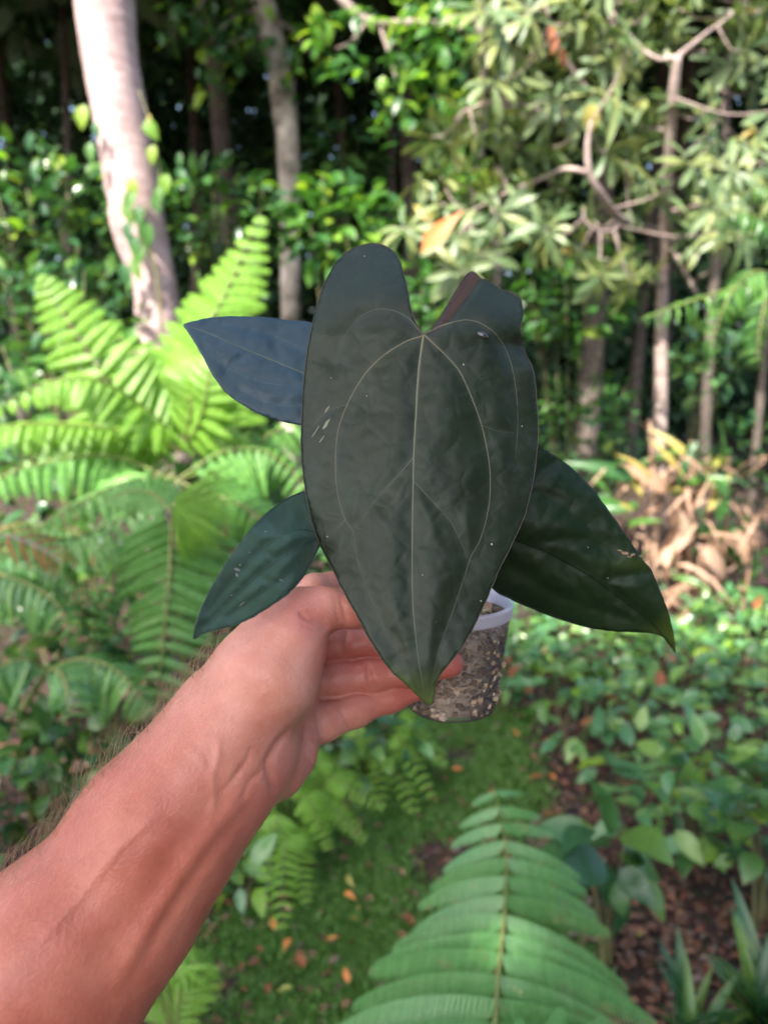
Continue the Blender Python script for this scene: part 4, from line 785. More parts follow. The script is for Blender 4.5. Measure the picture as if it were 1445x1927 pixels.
    def hairs(name, w, count, Ls, lift, r0, mat, curl):
        hv, hf = [], []; w = w/w.sum()
        for i in NR.choice(len(V), count, p=w):
            p = Vector(Vw[i].tolist()); n = Vector(gw[i].tolist()); L = R.uniform(*Ls)
            t = axis*R.uniform(.2, 1.0)+Vector((R.gauss(0, curl), R.gauss(0, curl), R.gauss(0, curl))); t -= n*t.dot(n)
            if t.length < 1e-4: continue
            t.normalize(); cv = R.uniform(.4, 1.1); bend = n.cross(t)*R.uniform(-.6, .6); pts = []; q = p-n*.0003; dv = (n*lift+t*.6).normalized()
            for k in range(7): pts.append(q.copy()); q = q+dv*(L/6); dv = (dv+t*.22*cv-n*.12*lift+bend*.3).normalized()
            o = len(hv); tv, tf = tube(pts, [r0, r0, r0*.95, r0*.85, r0*.7, r0*.5, r0*.2], 3, False); hv += tv; hf += [tuple(j+o for j in f) for f in tf]
        h = obj(name, hv, hf, mat, root); h['kind'] = 'stuff'
    side = (np.abs(g[:, 2]) < .45)
    hairs('arm_hair', np.where(ok & side, np.exp(-(de/30)**2), 0)+1e-12, 430, (.009, .021), .8, .00008, M['hair'], .5)
    m3, nt, out = nodes('fine_hair'); p_ = N(nt, 'ShaderNodeBsdfPrincipled', Roughness=.35); p_.inputs['Base Color'].default_value = (.62, .40, .26, 1); nt.links.new(p_.outputs[0], out.inputs[0])
    hairs('fine_hair', np.where(ok & (g[:, 2] > .1), np.exp(-(de/110)**2), 0)+1e-12, 900, (.004, .009), .22, .000032, m3, .3)
    return root
# ---- the plant's leaves: outlines become curved, veined blades with thickness
def velvet_mat(name, body, vein_tint, tip, rough, bloom, spec=.5, trans=.06):
    m, nt, out = nodes(name); L = nt.links
    tc = N(nt, 'ShaderNodeTexCoord'); at = N(nt, 'ShaderNodeAttribute', attribute_name='tip'); av = N(nt, 'ShaderNodeAttribute', attribute_name='vein')
    a3 = N(nt, 'ShaderNodeAttribute', attribute_name='under')
    n1 = N(nt, 'ShaderNodeTexNoise', Scale=26.0, Detail=5.0, Roughness=.6); n2 = N(nt, 'ShaderNodeTexNoise', Scale=260.0, Detail=3.0); n3 = N(nt, 'ShaderNodeTexVoronoi', Scale=210.0)
    n4 = N(nt, 'ShaderNodeTexNoise', Scale=60.0, Detail=6.0, Roughness=.75)
    for n in (n1, n2, n3, n4): L.new(tc.outputs['Object'], n.inputs['Vector'])
    r = ramp(nt, [(.3, tuple(c*.75 for c in body)), (.55, body), (.8, tuple(c*1.35 for c in body))]); L.new(n1.outputs[0], r.inputs[0])
    x1 = N(nt, 'ShaderNodeMix', data_type='RGBA'); L.new(at.outputs['Fac'], x1.inputs[0]); L.new(r.outputs[0], x1.inputs[6]); x1.inputs[7].default_value = (*tip, 1)
    x2 = N(nt, 'ShaderNodeMix', data_type='RGBA'); L.new(av.outputs['Fac'], x2.inputs[0]); L.new(x1.outputs[2], x2.inputs[6]); x2.inputs[7].default_value = (*vein_tint, 1)
    bl = ramp(nt, [(.52, (0, 0, 0)), (.78, (bloom, bloom, bloom))]); L.new(n4.outputs[0], bl.inputs[0])
    x3 = N(nt, 'ShaderNodeMix', data_type='RGBA'); L.new(bl.outputs[0], x3.inputs[0]); L.new(x2.outputs[2], x3.inputs[6]); x3.inputs[7].default_value = (.22, .235, .23, 1)
    x4 = N(nt, 'ShaderNodeMix', data_type='RGBA'); L.new(a3.outputs['Fac'], x4.inputs[0]); L.new(x3.outputs[2], x4.inputs[6]); x4.inputs[7].default_value = (.05, .022, .018, 1)
    p = N(nt, 'ShaderNodeBsdfPrincipled', Roughness=rough); p.inputs['Specular IOR Level'].default_value = spec
    L.new(x4.outputs[2], p.inputs['Base Color'])
    rr = N(nt, 'ShaderNodeMapRange'); rr.inputs['To Min'].default_value = rough-.06; rr.inputs['To Max'].default_value = rough+.14; L.new(n4.outputs[0], rr.inputs['Value']); L.new(rr.outputs[0], p.inputs['Roughness'])
    b1 = N(nt, 'ShaderNodeBump', Strength=.12, Distance=.0012); L.new(n1.outputs[0], b1.inputs['Height'])
    b2 = N(nt, 'ShaderNodeBump', Strength=.18, Distance=.0004); L.new(n3.outputs['Distance'], b2.inputs['Height']); L.new(b1.outputs[0], b2.inputs['Normal'])
    b3 = N(nt, 'ShaderNodeBump', Strength=.12, Distance=.0004); L.new(n2.outputs[0], b3.inputs['Height']); L.new(b2.outputs[0], b3.inputs['Normal'])
    vo = N(nt, 'ShaderNodeTexVoronoi', Scale=85.0, feature='DISTANCE_TO_EDGE'); L.new(tc.outputs['Object'], vo.inputs['Vector']); vr = ramp(nt, [(0, (0, 0, 0)), (.16, (1, 1, 1))]); L.new(vo.outputs['Distance'], vr.inputs[0])
    b4 = N(nt, 'ShaderNodeBump', Strength=.16, Distance=.0007); L.new(vr.outputs[0], b4.inputs['Height']); L.new(b3.outputs[0], b4.inputs['Normal']); L.new(b4.outputs[0], p.inputs['Normal'])
    p.inputs['Sheen Weight'].default_value = .05; p.inputs['Sheen Roughness'].default_value = .4
    t = N(nt, 'ShaderNodeBsdfTranslucent'); L.new(x4.outputs[2], t.inputs[0])
    ms = N(nt, 'ShaderNodeMixShader'); ms.inputs[0].default_value = trans; L.new(p.outputs[0], ms.inputs[1]); L.new(t.outputs[0], ms.inputs[2]); L.new(ms.outputs[0], out.inputs[0])
    return m
def plain_mat(name, col, rough=.5, spec=.5):
    m, nt, out = nodes(name); p = N(nt, 'ShaderNodeBsdfPrincipled', Roughness=rough); p.inputs['Specular IOR Level'].default_value = spec
    tc = N(nt, 'ShaderNodeTexCoord'); n = N(nt, 'ShaderNodeTexNoise', Scale=90.0, Detail=4.0); nt.links.new(tc.outputs['Object'], n.inputs['Vector'])
    r = ramp(nt, [(.3, tuple(c*.75 for c in col)), (.7, tuple(min(1, c*1.2) for c in col))]); nt.links.new(n.outputs[0], r.inputs[0]); nt.links.new(r.outputs[0], p.inputs['Base Color'])
    nt.links.new(p.outputs[0], out.inputs[0]); return m
M['velvet'] = velvet_mat('dark_velvet_leaf', (.0115, .0205, .0095), (.026, .036, .022), (.085, .14, .018), .38, .08, .26)
M['leaf_sky_tint'] = velvet_mat('dark_sky_tinted_leaf', (.017, .046, .066), (.019, .05, .07), (.017, .046, .066), .40, .0, .34)  # blue of the reflected sky is put into this base colour
M['leaf_green'] = velvet_mat('dark_bottle_leaf', (.046, .092, .062), (.05, .10, .068), (.04, .08, .04), .36, .12, .42)
M['leaf_deep'] = velvet_mat('deep_olive_leaf', (.008, .024, .007), (.009, .024, .008), (.07, .11, .015), .40, .03, .22, .12)
def fade_mat(name, c0, c1):
    m, nt, out = nodes(name); p = N(nt, 'ShaderNodeBsdfPrincipled', Roughness=.5); at = N(nt, 'ShaderNodeAttribute', attribute_name='run')
    x = N(nt, 'ShaderNodeMix', data_type='RGBA'); nt.links.new(at.outputs['Fac'], x.inputs[0]); x.inputs[6].default_value = (*c0, 1); x.inputs[7].default_value = (*c1, 1)
    nt.links.new(x.outputs[2], p.inputs['Base Color']); nt.links.new(p.outputs[0], out.inputs[0]); return m
M['vein_pale'] = fade_mat('pale_green_vein', (.115, .10, .05), (.020, .026, .019))
M['vein_mid'] = fade_mat('midrib_green', (.13, .125, .06), (.045, .06, .038))
M['vein_dim'] = fade_mat('dim_grey_vein', (.05, .056, .049), (.022, .027, .022))
M['vein_green'] = plain_mat('dull_green_vein', (.035, .065, .045), .45)
M['vein_dark'] = plain_mat('dark_vein', (.005, .010, .005), .7, .1)
M['edge_red'] = plain_mat('reddish_leaf_margin', (.045, .032, .022), .5)
M['petiole'] = plain_mat('green_petiole', (.09, .11, .04), .45)
def closed_curve(pts, step):
    n = len(pts); out = []
    for i in range(n):
        a, b, c, d = [Vector((*pts[(i+k) % n], 0)) for k in (-1, 0, 1, 2)]
        m = max(1, int((c-b).length/step))
        for j in range(m):
            t = j/m; q = .5*((2*b)+(c-a)*t+(2*a-5*b+4*c-d)*t*t+(3*b-a-3*c+d)*t*t*t); out.append((q.x, q.y))
    return out
def vnoise(x, y, s, seed): return np.array([noise.noise(Vector((a/s+seed, b/s-seed, seed))) for a, b in zip(x, y)])
def blade(parent, outline, veins, depth, mat, step=6.0, relief=.0011, rel_w=26, wav=.0016, seed=1, tip=None, under=None, margin=None, edge_wave=1.1, label=None, pk=.25):
    ol = closed_curve(outline, step*.8)
    ol = [(x+edge_wave*noise.noise(Vector((x/13, y/13, seed))), y+edge_wave*noise.noise(Vector((x/13, y/13, seed+9)))) for x, y in ol]
    oa = np.array(ol); x0, y0 = oa.min(0); x1, y1 = oa.max(0)
    gx, gy = np.meshgrid(np.arange(x0, x1, step), np.arange(y0, y1, step*.87)); gx = gx+(np.arange(gx.shape[0])[:, None] % 2)*step*.5
    gx, gy = gx.ravel(), gy.ravel()
    ins = np.zeros(gx.shape, bool); n = len(ol)
    for i in range(n):
        (ax, ay), (bx, by) = ol[i], ol[(i+1) % n]
        if ay == by: continue
        ins ^= ((ay > gy) != (by > gy)) & (gx < (bx-ax)*(gy-ay)/(by-ay)+ax)
    de, _ = polyd(gx, gy, ol+[ol[0]]); k = ins & (de > step*.55)
    pts = [Vector(p) for p in ol]+[Vector((a, b)) for a, b in zip(gx[k], gy[k])]
    r = delaunay_2d_cdt(pts, [], [list(range(n))], 1, 1e-4)
    X = np.array([v.x for v in r[0]]); Y = np.array([v.y for v in r[0]])
    dv = np.full(X.shape, 1e9); va = np.zeros(X.shape)
    for pl, w in veins:
        d, t = polyd(X, Y, pl); dv = np.minimum(dv, d/(.5+.5*min(1, w/4)))
        va = np.maximum(va, np.exp(-(d/7.0)**2)*.45)
    nz = vnoise(X, Y, 70, seed)*wav+vnoise(X, Y, 20, seed+3)*wav*pk
    D = depth(X, Y)-relief*(1-np.exp(-(dv/rel_w)**1.5))+nz
    V = [PD(a, b, d) for a, b, d in zip(X, Y, D)]
    faces = [tuple(f) for f in r[2]]
    a, b, c = [V[i] for i in faces[0]]
    fl = sum(1 for f in faces[:200] if (V[f[1]]-V[f[0]]).cross(V[f[2]]-V[f[0]]).dot(FW) > 0) > min(200, len(faces))/2
    if fl: faces = [f[::-1] for f in faces]
    o = obj('leaf', V, faces, mat, parent)
    me = o.data
    for nm, arr in (('tip', tip(X, Y) if tip else np.zeros(X.shape)), ('vein', va), ('under', under(X, Y) if under else np.zeros(X.shape))):
        at = me.attributes.new(nm, 'FLOAT', 'POINT'); at.data.foreach_set('value', np.asarray(arr, np.float32))
    so_ = o.modifiers.new('thickness', 'SOLIDIFY'); so_.thickness = .00035; so_.offset = -1
    if label: o['label'] = label
    def surf(px, py):
        A = np.array([px], float); B_ = np.array([py], float); dv = 1e9
        for pl, w in veins:
            d, t = polyd(A, B_, pl); dv = min(dv, d[0]/(.5+.5*min(1, w/4)))
        nzz = vnoise(A, B_, 70, seed)*wav+vnoise(A, B_, 20, seed+3)*wav*pk
        return float((depth(A, B_)-relief*(1-np.exp(-(dv/rel_w)**1.5))+nzz)[0])
    return o, surf, ol
def vein(parent, surf, pl, w0, w1, mat, name='vein', lift=.12):
    pts = catmull([(x, y, 0) for x, y in pl], max(8, int(sum(math.dist(pl[i], pl[i+1]) for i in range(len(pl)-1))/9)))
    n = len(pts); V = []; Fc = []
    for i, p in enumerate(pts):
        t = i/(n-1); w = w0+(w1-w0)*t; d = surf(p.x, p.y)
        q = pts[min(i+1, n-1)]-pts[max(i-1, 0)]; q = Vector((-q.y, q.x, 0)).normalized()
        h = w/FPX*d*lift
        for s, hh in ((-1, -.0002), (-.5, h*.8), (0, h), (.5, h*.8), (1, -.0002)): V.append(PD(p.x+q.x*s*w*.5, p.y+q.y*s*w*.5, d-hh-.00005))
        if i:
            for k in range(4): a = (i-1)*5+k; Fc.append((a, a+1, a+6, a+5))
    o = obj(name, V, Fc, mat, parent); at = o.data.attributes.new('run', 'FLOAT', 'POINT'); at.data.foreach_set('value', np.repeat(np.linspace(0, 1, n)**.45, 5).astype(np.float32)); return o
def edge_strip(parent, surf, ol, w, mat):
    n = len(ol); pts = []
    for x, y in ol: pts.append(PD(x, y, surf(x, y)))
    pts.append(pts[0]); r = w/FPX*.37
    V, Fc = tube(pts, [r]*len(pts), 4, False); return obj('margin', V, Fc, mat, parent)
def sstep(a, b, x): t = np.clip((x-a)/(b-a), 0, 1); return t*t*(3-2*t)
def build_plant():
    cx, cy, cd = 852, 1128, .453                       # centre of the cup's rim
    rimc = PD(cx, cy, cd); base = rimc-Vector((0, 0, .0662))
    root = thing('potted_plant', 'dark heart-leaved young plant in a clear plastic cup held up by the hand', 'potted plant', base)
    # clear cup
    RTOP, RBOT, HC = .0342, .0272, .0662
    m, nt, out = nodes('clear_plastic'); L = nt.links
    gl = N(nt, 'ShaderNodeBsdfGlossy', Roughness=.12); tr = N(nt, 'ShaderNodeBsdfTransparent'); tr.inputs[0].default_value = (.93, .93, .95, 1)
    df = N(nt, 'ShaderNodeBsdfDiffuse'); df.inputs[0].default_value = (.75, .76, .82, 1)
    lw = N(nt, 'ShaderNodeFresnel', IOR=1.45); m1 = N(nt, 'ShaderNodeMixShader'); m1.inputs[0].default_value = .06; L.new(tr.outputs[0], m1.inputs[1]); L.new(df.outputs[0], m1.inputs[2])
    m2 = N(nt, 'ShaderNodeMixShader'); L.new(lw.outputs[0], m2.inputs[0]); L.new(m1.outputs[0], m2.inputs[1]); L.new(gl.outputs[0], m2.inputs[2]); L.new(m2.outputs[0], out.inputs[0])
    def lathe(prof, n, off=Vector((0, 0, 0))):
        V = [base+off+Vector((r*math.cos(2*math.pi*k/n), r*math.sin(2*math.pi*k/n), z)) for r, z in prof for k in range(n)]
        Fc = [(i*n+k, i*n+(k+1) % n, (i+1)*n+(k+1) % n, (i+1)*n+k) for i in range(len(prof)-1) for k in range(n)]
        return V, Fc
    cup = obj('cup', *lathe([(.0001, .0015), (RBOT-.006, .0015), (RBOT-.005, .0002), (RBOT-.0025, 0), (RBOT-.0006, .0014), (RBOT, .004), (RBOT+(RTOP-RBOT)*.5, HC*.5), (RTOP, HC-.002)], 56), m, root)
    rm, nt2, out2 = nodes('frosted_rim'); p = N(nt2, 'ShaderNodeBsdfPrincipled', Roughness=.3); p.inputs['Base Color'].default_value = (.72, .72, .84, 1); p.inputs['Subsurface Weight'].default_value = .3
    p.inputs['Subsurface Scale'].default_value = .004; tr2 = N(nt2, 'ShaderNodeBsdfTransparent'); mx2 = N(nt2, 'ShaderNodeMixShader'); mx2.inputs[0].default_value = .62; nt2.links.new(tr2.outputs[0], mx2.inputs[1]); nt2.links.new(p.outputs[0], mx2.inputs[2]); nt2.links.new(mx2.outputs[0], out2.inputs[0])
    rim = obj('rim', *lathe([(RTOP-.0012, HC-.008), (RTOP+.0004, HC-.008), (RTOP+.0009, HC-.0068), (RTOP+.0008, HC-.003), (RTOP+.0016, HC-.0015), (RTOP+.0012, HC), (RTOP-.0004, HC+.0002), (RTOP-.0012, HC-.002), (RTOP-.0014, HC-.008)], 64), rm, cup)
    # potting mix: chips of bark, coir and perlite
    core = lathe([(.0001, .003), (RBOT-.004, .003), (RBOT-.002, .006), (RBOT+(RTOP-RBOT)*.72-.0022, HC*.76), (.0001, HC*.78)], 40)
    V, Fc = core; parts = [([v+Vector((noise.noise(v*300), noise.noise(v*300+Vector((5, 0, 0))), noise.noise(v*300+Vector((0, 7, 0)))))*.0006 for v in V], Fc)]
    mm = leaf_mat('potting_mix', [(.18, .12, .075), (.33, .24, .16), (.45, .34, .23), (.26, .19, .13), (.52, .43, .33), (.12, .08, .05)], .9, 0, spec=.2, nscale=200)
    chips = []
    for k in range(1500):
        z = R.uniform(.004, HC*.78); rr = RBOT+(RTOP-RBOT)*(z/HC)-.0022; a = R.uniform(0, 2*math.pi)
        if k % 5 == 0: rr *= math.sqrt(R.random()); z = HC*.77
        c = base+Vector((rr*math.cos(a), rr*math.sin(a), z)); s = R.uniform(.0008, .0027)
        q = Matrix.Rotation(R.uniform(0, 6.28), 3, Vector((R.gauss(0, 1), R.gauss(0, 1), R.gauss(0, 1))).normalized())
        ex = (s*R.uniform(.8, 1.7), s*R.uniform(.5, 1), s*R.uniform(.3, .6))
        vv = [c+q@Vector((ex[0]*x*R.uniform(.7, 1), ex[1]*y*R.uniform(.7, 1), ex[2]*zz)) for x in (-1, 1) for y in (-1, 1) for zz in (-1, 1)]
        chips.append((vv, [(0, 1, 3, 2), (4, 6, 7, 5), (0, 4, 5, 1), (2, 3, 7, 6), (0, 2, 6, 4), (1, 5, 7, 3)]))
    pm = stuff('potting_mix', parts+chips, mm, root)
    pm['label'] = 'brown bark and grit potting mix inside the clear cup'
    crown = base+Vector((0, 0, HC*.80))
    V, Fc = tube(catmull([crown-Vector((0, 0, .008)), crown+Vector((.001, .001, .008)), crown+Vector((.002, -.001, .018))], 8), lerp1([.0045, .005, .004], 8), 8); obj('stem', V, Fc, M['petiole'], root)
    # --- large front leaf
    OUT = [(797, 632), (786, 614), (776, 590), (769, 555), (761, 520), (752, 490), (738, 471), (715, 460), (690, 459), (660, 470), (632, 495), (612, 530), (598, 570), (588, 610), (578, 660), (571, 720), (568, 780), (567, 840), (570, 890), (576, 930), (585, 972), (600, 1020), (620, 1060), (645, 1110), (675, 1165), (705, 1220), (735, 1262), (765, 1290), (785, 1308), (803, 1327), (815, 1321), (820, 1290), (830, 1268), (850, 1243), (880, 1200), (905, 1150), (925, 1105), (940, 1070), (960, 1030), (985, 975), (1000, 920), (1008, 870), (1012, 820), (1010, 760), (1003, 700), (991, 670), (983, 648), (979, 620), (983, 590), (979, 563), (962, 549), (943, 544), (925, 531), (905, 523), (890, 511), (876, 519), (861, 541), (846, 566), (831, 591), (816, 614), (804, 628)]
    MID = [(797, 630), (788, 700), (783, 780), (779, 860), (777, 960), (776, 1060), (778, 1150), (789, 1250), (803, 1322)]
    VL = [(795, 632), (760, 645), (715, 675), (680, 715), (655, 760), (637, 810), (632, 870), (636, 930), (650, 978), (666, 1003), (672, 1050), (692, 1110), (722, 1180), (765, 1258), (795, 1312)]
    VR = [(799, 631), (838, 668), (865, 700), (886, 745), (906, 800), (917, 850), (922, 892), (920, 950), (905, 1012), (886, 1048), (872, 1092), (852, 1150), (826, 1225), (808, 1310)]
    VUL = [(794, 630), (770, 600), (738, 584), (705, 583), (672, 602), (645, 640), (630, 680)]
    VUR = [(800, 629), (838, 611), (885, 603), (925, 622), (952, 660), (968, 715), (974, 790), (970, 860)]
    S1 = [(778, 862), (745, 900), (702, 948), (668, 990)]; S2 = [(778, 905), (815, 945), (850, 985), (880, 1050)]
    S3 = [(820, 618), (838, 590), (850, 560)]; S4 = [(650, 978), (622, 1010), (607, 1030)]; S5 = [(906, 800), (940, 812), (968, 815)]; S6 = [(655, 760), (615, 775), (590, 800)]
    veins = [(MID, 6), (VL, 4), (VR, 4), (VUL, 3), (VUR, 3), (S1, 3), (S2, 3), (S3, 2), (S4, 2), (S5, 2), (S6, 2)]
    def dep(X, Y):
        ax = 790-(Y-632)*.012; u = (X-ax)/220.0; v = (Y-632)/690.0
        d = .374-.031*np.clip(v, 0, 1)**1.15+.012*u*u+.0012*np.abs(u)
        up = np.clip((632-Y)/170, 0, 1.2); d = d+.044*up**1.5
        d = d+.004*np.exp(-((X-720)/60)**2-((Y-540)/60)**2)*-1
        # right lobe: bent crosswise, inner margin rolled back
        d = d+.007*np.exp(-((X-990)/38)**2-((Y-655)/26)**2)+.006*sstep(600, 540, Y)*sstep(880, 960, X)
        # distance from inner margin line (804,628)-(890,511)
        nx, ny = .806, .592; s = (X-804)*nx+(Y-628)*ny
        roll = np.clip((26-s)/26, 0, 1)*np.clip((632-Y)/40, 0, 1)*(X > 797)
        d = d+.024*roll**1.5
        d = d+.006*np.clip((Y-1230)/95, 0, 1)**2
        return d
    def tip(X, Y): return np.clip((Y-1250+np.abs(X-803)*.2)/75, 0, 1)**1.5*.95
    def under(X, Y):
        s = (X-804)*.806+(Y-628)*.592; return np.clip((22-s)/8, 0, 1)*np.clip((632-Y)/20, 0, 1)*(X > 797)*.9
    lf, sf, ol = blade(root, OUT, veins, dep, M['velvet'], 5.4, .0014, 26, .0013, 3.3, tip, under, label='largest leaf, hanging in front, heart-shaped and nearly black with pale veins')
    vein(lf, sf, MID, 6.5, 2.6, M['vein_mid'], 'midrib')
    for pl, w0, w1 in ((VL, 4.8, 1.8), (VR, 4.8, 1.8), (VUL, 3.2, 1.2), (VUR, 4.2, 1.4)): vein(lf, sf, pl, w0, w1, M['vein_pale'] if pl is not VUL else M['vein_dim'])
    for s, w in ((S1, 4), (S2, 4), (S3, 4), (S4, 3), (S5, 2.5), (S6, 2.5)): vein(lf, sf, s, w, 1.6, M['vein_dim'])
    edge_strip(lf, sf, ol, 1.0, M['edge_red'])
    def petiole(pts, r0, r1):
        V, Fc = tube(catmull(pts, 26), lerp1([r0, r1], 26), 8); obj('petiole', V, Fc, M['petiole'], root)
    top = crown+Vector((.002, -.001, .016))
    petiole([PD(797, 632, .3765), PD(812, 640, .392), PD(838, 760, .415), PD(850, 960, .430), top], .0013, .0023)
    # spots: water drop, specks, scratches
    wm, nt3, o3 = nodes('water_drop'); g3 = N(nt3, 'ShaderNodeBsdfPrincipled', Roughness=.03); g3.inputs['Base Color'].default_value = (.03, .03, .03, 1); g3.inputs['Specular IOR Level'].default_value = .9; nt3.links.new(g3.outputs[0], o3.inputs[0])
    d0 = sf(907, 631); V = []; Fc = []
    for i in range(6):
        a = i/5*math.pi/2
        for k in range(14):
            b = 2*math.pi*k/14; V.append(PD(907+math.cos(a)*(11*math.cos(b))+1, 631+math.cos(a)*(6.5*math.sin(b)+3.5*math.cos(b)), d0-.0015*math.sin(a)-.0001))
    for i in range(5):
        for k in range(14): Fc.append((i*14+k, (i+1)*14+k, (i+1)*14+(k+1) % 14, i*14+(k+1) % 14))
    obj('water_drop', V, Fc, wm, lf)
    sp = plain_mat('pale_speck', (.28, .28, .24), .7); scr = plain_mat('tan_scratch', (.16, .16, .11), .8)
    def speck(px, py, rx, ry, mat, surf, par, ang=0.0, nm='speck'):
        n = 10; c, s = math.cos(ang), math.sin(ang); V = [PD(px, py, surf(px, py)-.0004)]
        for k in range(n):
            a = 2*math.pi*k/n; x, y = rx*math.cos(a)*R.uniform(.7, 1.1), ry*math.sin(a)*R.uniform(.7, 1.1); q = (px+x*c-y*s, py+x*s+y*c); V.append(PD(*q, surf(*q)-.00012))
        obj(nm, V, [(0, 1+(k+1) % n, 1+k) for k in range(n)], mat, par)
    for x, y, r in ((872, 686, 2.6), (982, 802, 2.2), (623, 711, 1.8), (686, 482, 2), (925, 1024, 3), (795, 1082, 2.4), (905, 1131, 2.2), (616, 1010, 2.6), (690, 745, 2), (842, 770, 1.0), (820, 1170, 1.2)): speck(x, y, r*.75, r*.62, sp, sf, lf, R.uniform(0, 3))
    for x, y, rx, ry, a in ((616, 770, 9, 2.6, -.95), (614, 798, 13, 3.2, -1.0), (606, 826, 9, 1.5, -.95), (594, 812, 16, 1.0, -1.0)): speck(x, y, rx, ry, scr, sf, lf, a, 'scratch')
    # --- leaf pointing left, behind; sky reflection put into its slate blue colour
    O2 = [(345, 612), (360, 605), (400, 597), (450, 595), (500, 597), (550, 603), (592, 609), (640, 640), (662, 700), (644, 765), (604, 803), (568, 800), (530, 793), (490, 780), (450, 758), (420, 733), (397, 700), (380, 668), (362, 638), (352, 622)]
    M2 = [(648, 728), (600, 715), (565, 700), (500, 673), (440, 648), (390, 626), (347, 612)]
    v2 = [(M2, 5), ([(600, 715), (540, 725), (480, 715), (425, 690), (385, 655)], 3), ([(620, 722), (570, 762), (510, 760), (455, 735)], 3), ([(620, 718), (570, 660), (510, 630), (440, 612), (390, 606)], 2), ([(530, 690), (520, 650), (524, 622)], 2), ([(470, 662), (440, 680), (428, 700)], 2)]
    f2 = lambda X, Y: .418+(X-500)*.00004+(Y-690)*-.00013+.000000020*(X-560)**2*0+.00000045*((Y-(612+(X-347)*.37))**2)
    l2, s2, o2 = blade(root, O2, v2, f2, M['leaf_sky_tint'], 6, .0015, 15, .0014, 8.1, pk=.34, label='leaf pointing left behind the large leaf, coloured slate blue for its sky reflection')
    vein(l2, s2, M2, 6, 2, M['vein_green'], 'midrib')
    vb = plain_mat('sky_tinted_vein', (.026, .060, .078), .45)
    for pl, w in v2[1:]: vein(l2, s2, pl, w*.9, 1.0, vb, lift=.05)
    petiole([PD(648, 728, .4215), PD(700, 800, .434), PD(800, 980, .440), top], .0012, .002)
    # --- bottle green leaf low on the left, over the hand
    O3 = [(604, 1008), (600, 985), (620, 960), (625, 935), (600, 922), (573, 925), (540, 939), (505, 964), (470, 1000), (440, 1040), (410, 1085), (386, 1130), (371, 1168), (365, 1201), (390, 1189), (430, 1180), (470, 1164), (510, 1140), (545, 1115), (570, 1086), (590, 1052), (602, 1024)]
    M3 = [(603, 1008), (565, 1027), (520, 1055), (470, 1095), (420, 1145), (367, 1198)]
    v3 = [(M3, 5), ([(600, 1003), (560, 998), (520, 1015), (480, 1045), (430, 1105), (395, 1155)], 4), ([(596, 1012), (575, 1050), (540, 1085), (490, 1120), (430, 1160)], 3), ([(560, 998), (580, 965), (605, 945)], 3), ([(520, 1055), (505, 1040), (500, 1025)], 2), ([(490, 1080), (505, 1095), (505, 1108)], 2), ([(455, 1108), (445, 1095), (443, 1088)], 2)]
    f3 = lambda X, Y: .310+(X-367)*.00018+.0000042*np.clip(X-530, 0, 200)**2+.00030*np.clip(1010-Y, 0, 200)*np.clip((X-480)/60, 0, 1)+.0000007*((Y-1198)+(X-367)*.8)**2*.3
    l3, s3, o3_ = blade(root, O3, v3, f3, M['leaf_green'], 5, .0018, 16, .0014, 5.7, pk=.42, label='smaller bottle green leaf resting against the back of the hand')
    vein(l3, s3, M3, 6, 2, M['vein_green'], 'midrib'); vein(l3, s3, v3[1][0], 4.5, 1.5, M['vein_green'])
    for pl, w in v3[2:4]: vein(l3, s3, pl, w*.9, 1.0, M['vein_green'], lift=.05)
    for x, y, rx, ry, a in ((447, 1072, 7, 3, .3), (446, 1082, 5, 2.5, .9), (452, 1063, 3, 1.5, 0), (395, 1098, 4, 1.2, -.5), (455, 1137, 8, 1.2, -.7), (530, 1092, 5, 1.3, .4), (436, 1120, 2, 1.5, 0), (500, 1000, 2, 1.2, 0), (470, 1040, 5, .9, .5)): speck(x, y, rx, ry, sp, s3, l3, a, 'scratch')
    edge_strip(l3, s3, o3_, 1.2, M['vein_green'])
    petiole([PD(604, 1008, s3(600, 1008)+.0006), PD(650, 1025, .388), PD(760, 1060, .425), top], .0012, .002)
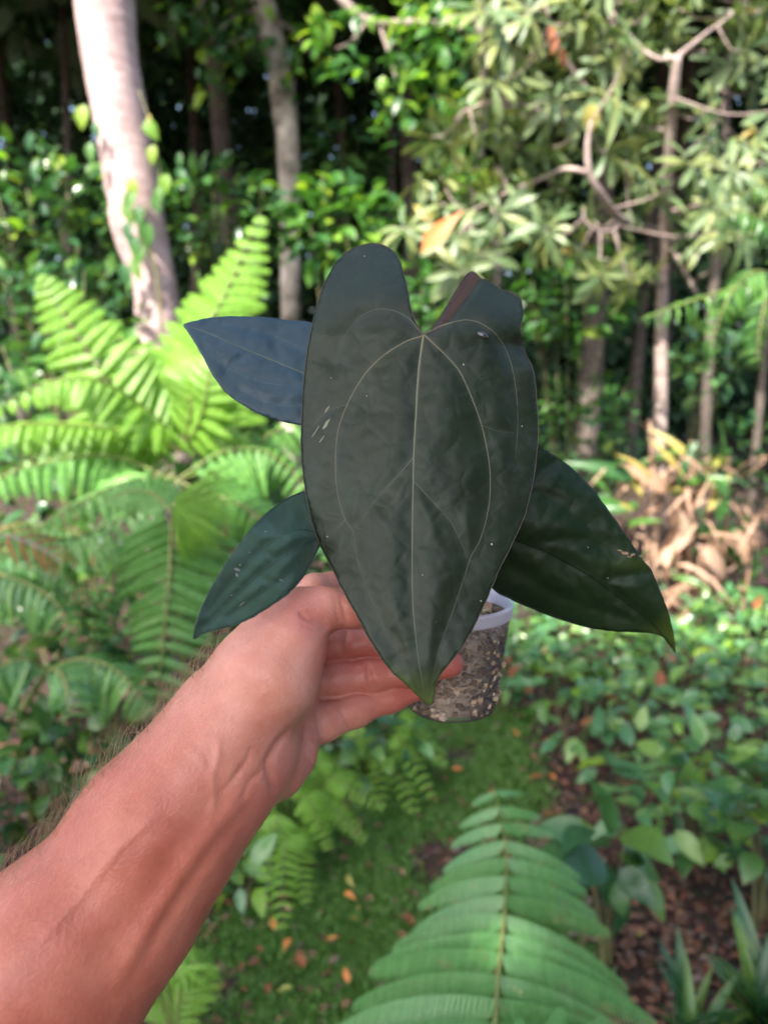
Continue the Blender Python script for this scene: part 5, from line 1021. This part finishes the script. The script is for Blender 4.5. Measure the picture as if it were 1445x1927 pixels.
    # --- deep olive leaf on the right
    O4 = [(1013, 845), (1040, 855), (1075, 880), (1110, 915), (1145, 960), (1180, 1010), (1210, 1055), (1222, 1068), (1238, 1102), (1256, 1150), (1266, 1190), (1270, 1229), (1255, 1206), (1230, 1193), (1190, 1190), (1150, 1188), (1100, 1180), (1050, 1165), (1000, 1146), (960, 1128), (933, 1114), (900, 1080), (888, 1020), (900, 960), (930, 900), (970, 855)]
    M4 = [(905, 1000), (960, 1012), (1020, 1035), (1090, 1072), (1160, 1120), (1225, 1172), (1268, 1224)]
    v4 = [(M4, 5), ([(905, 998), (950, 925), (1010, 925), (1070, 955), (1120, 1010), (1150, 1030)], 4), ([(930, 1005), (960, 1065), (1030, 1110), (1100, 1140), (1180, 1165)], 3), ([(1000, 1028), (1040, 1015), (1095, 1018), (1150, 1035)], 3), ([(1060, 1055), (1090, 1100), (1110, 1140)], 3), ([(1125, 1098), (1170, 1085), (1225, 1075)], 2), ([(985, 925), (1020, 885), (1045, 868)], 2)]
    f4 = lambda X, Y: .412-(X-950)*.00005+(Y-1000)*.00012+.0000006*((Y-(1000+(X-905)*.58)))**2
    t4 = lambda X, Y: np.clip((Y-1150+(X-1240)*.8)/70, 0, 1)*.8+.30*np.exp(-((X-1195)/40)**2-((Y-1060)/14)**2)
    l4, s4, o4 = blade(root, O4, v4, f4, M['leaf_deep'], 6, .0024, 18, .0024, 2.2, t4, pk=.25, label='deep olive leaf on the right with a torn brown scar and hooked tip')
    vein(l4, s4, M4, 6, 2, M['vein_dark'], 'midrib')
    tan = plain_mat('tan_scar', (.22, .14, .085), .9)
    for x, y, rx, ry, a in ((1176, 1041, 9, 3.5, .1), (1190, 1044, 6, 2.5, -.3), (1166, 1036, 6, 1.6, .2), (1208, 1046, 8, 1.4, -.1), (1183, 1048, 5, 1.5, .4)): speck(x, y, rx, ry, tan, s4, l4, a, 'scar')
    for x, y, r in ((1106, 1030, 1.1), (1143, 1088, 1.2)): speck(x, y, r, r, sp, s4, l4)
    petiole([PD(905, 1000, s4(905, 1000)+.001), PD(885, 1030, .428), top], .0012, .002)
    return root
build_plant()
build_arm()
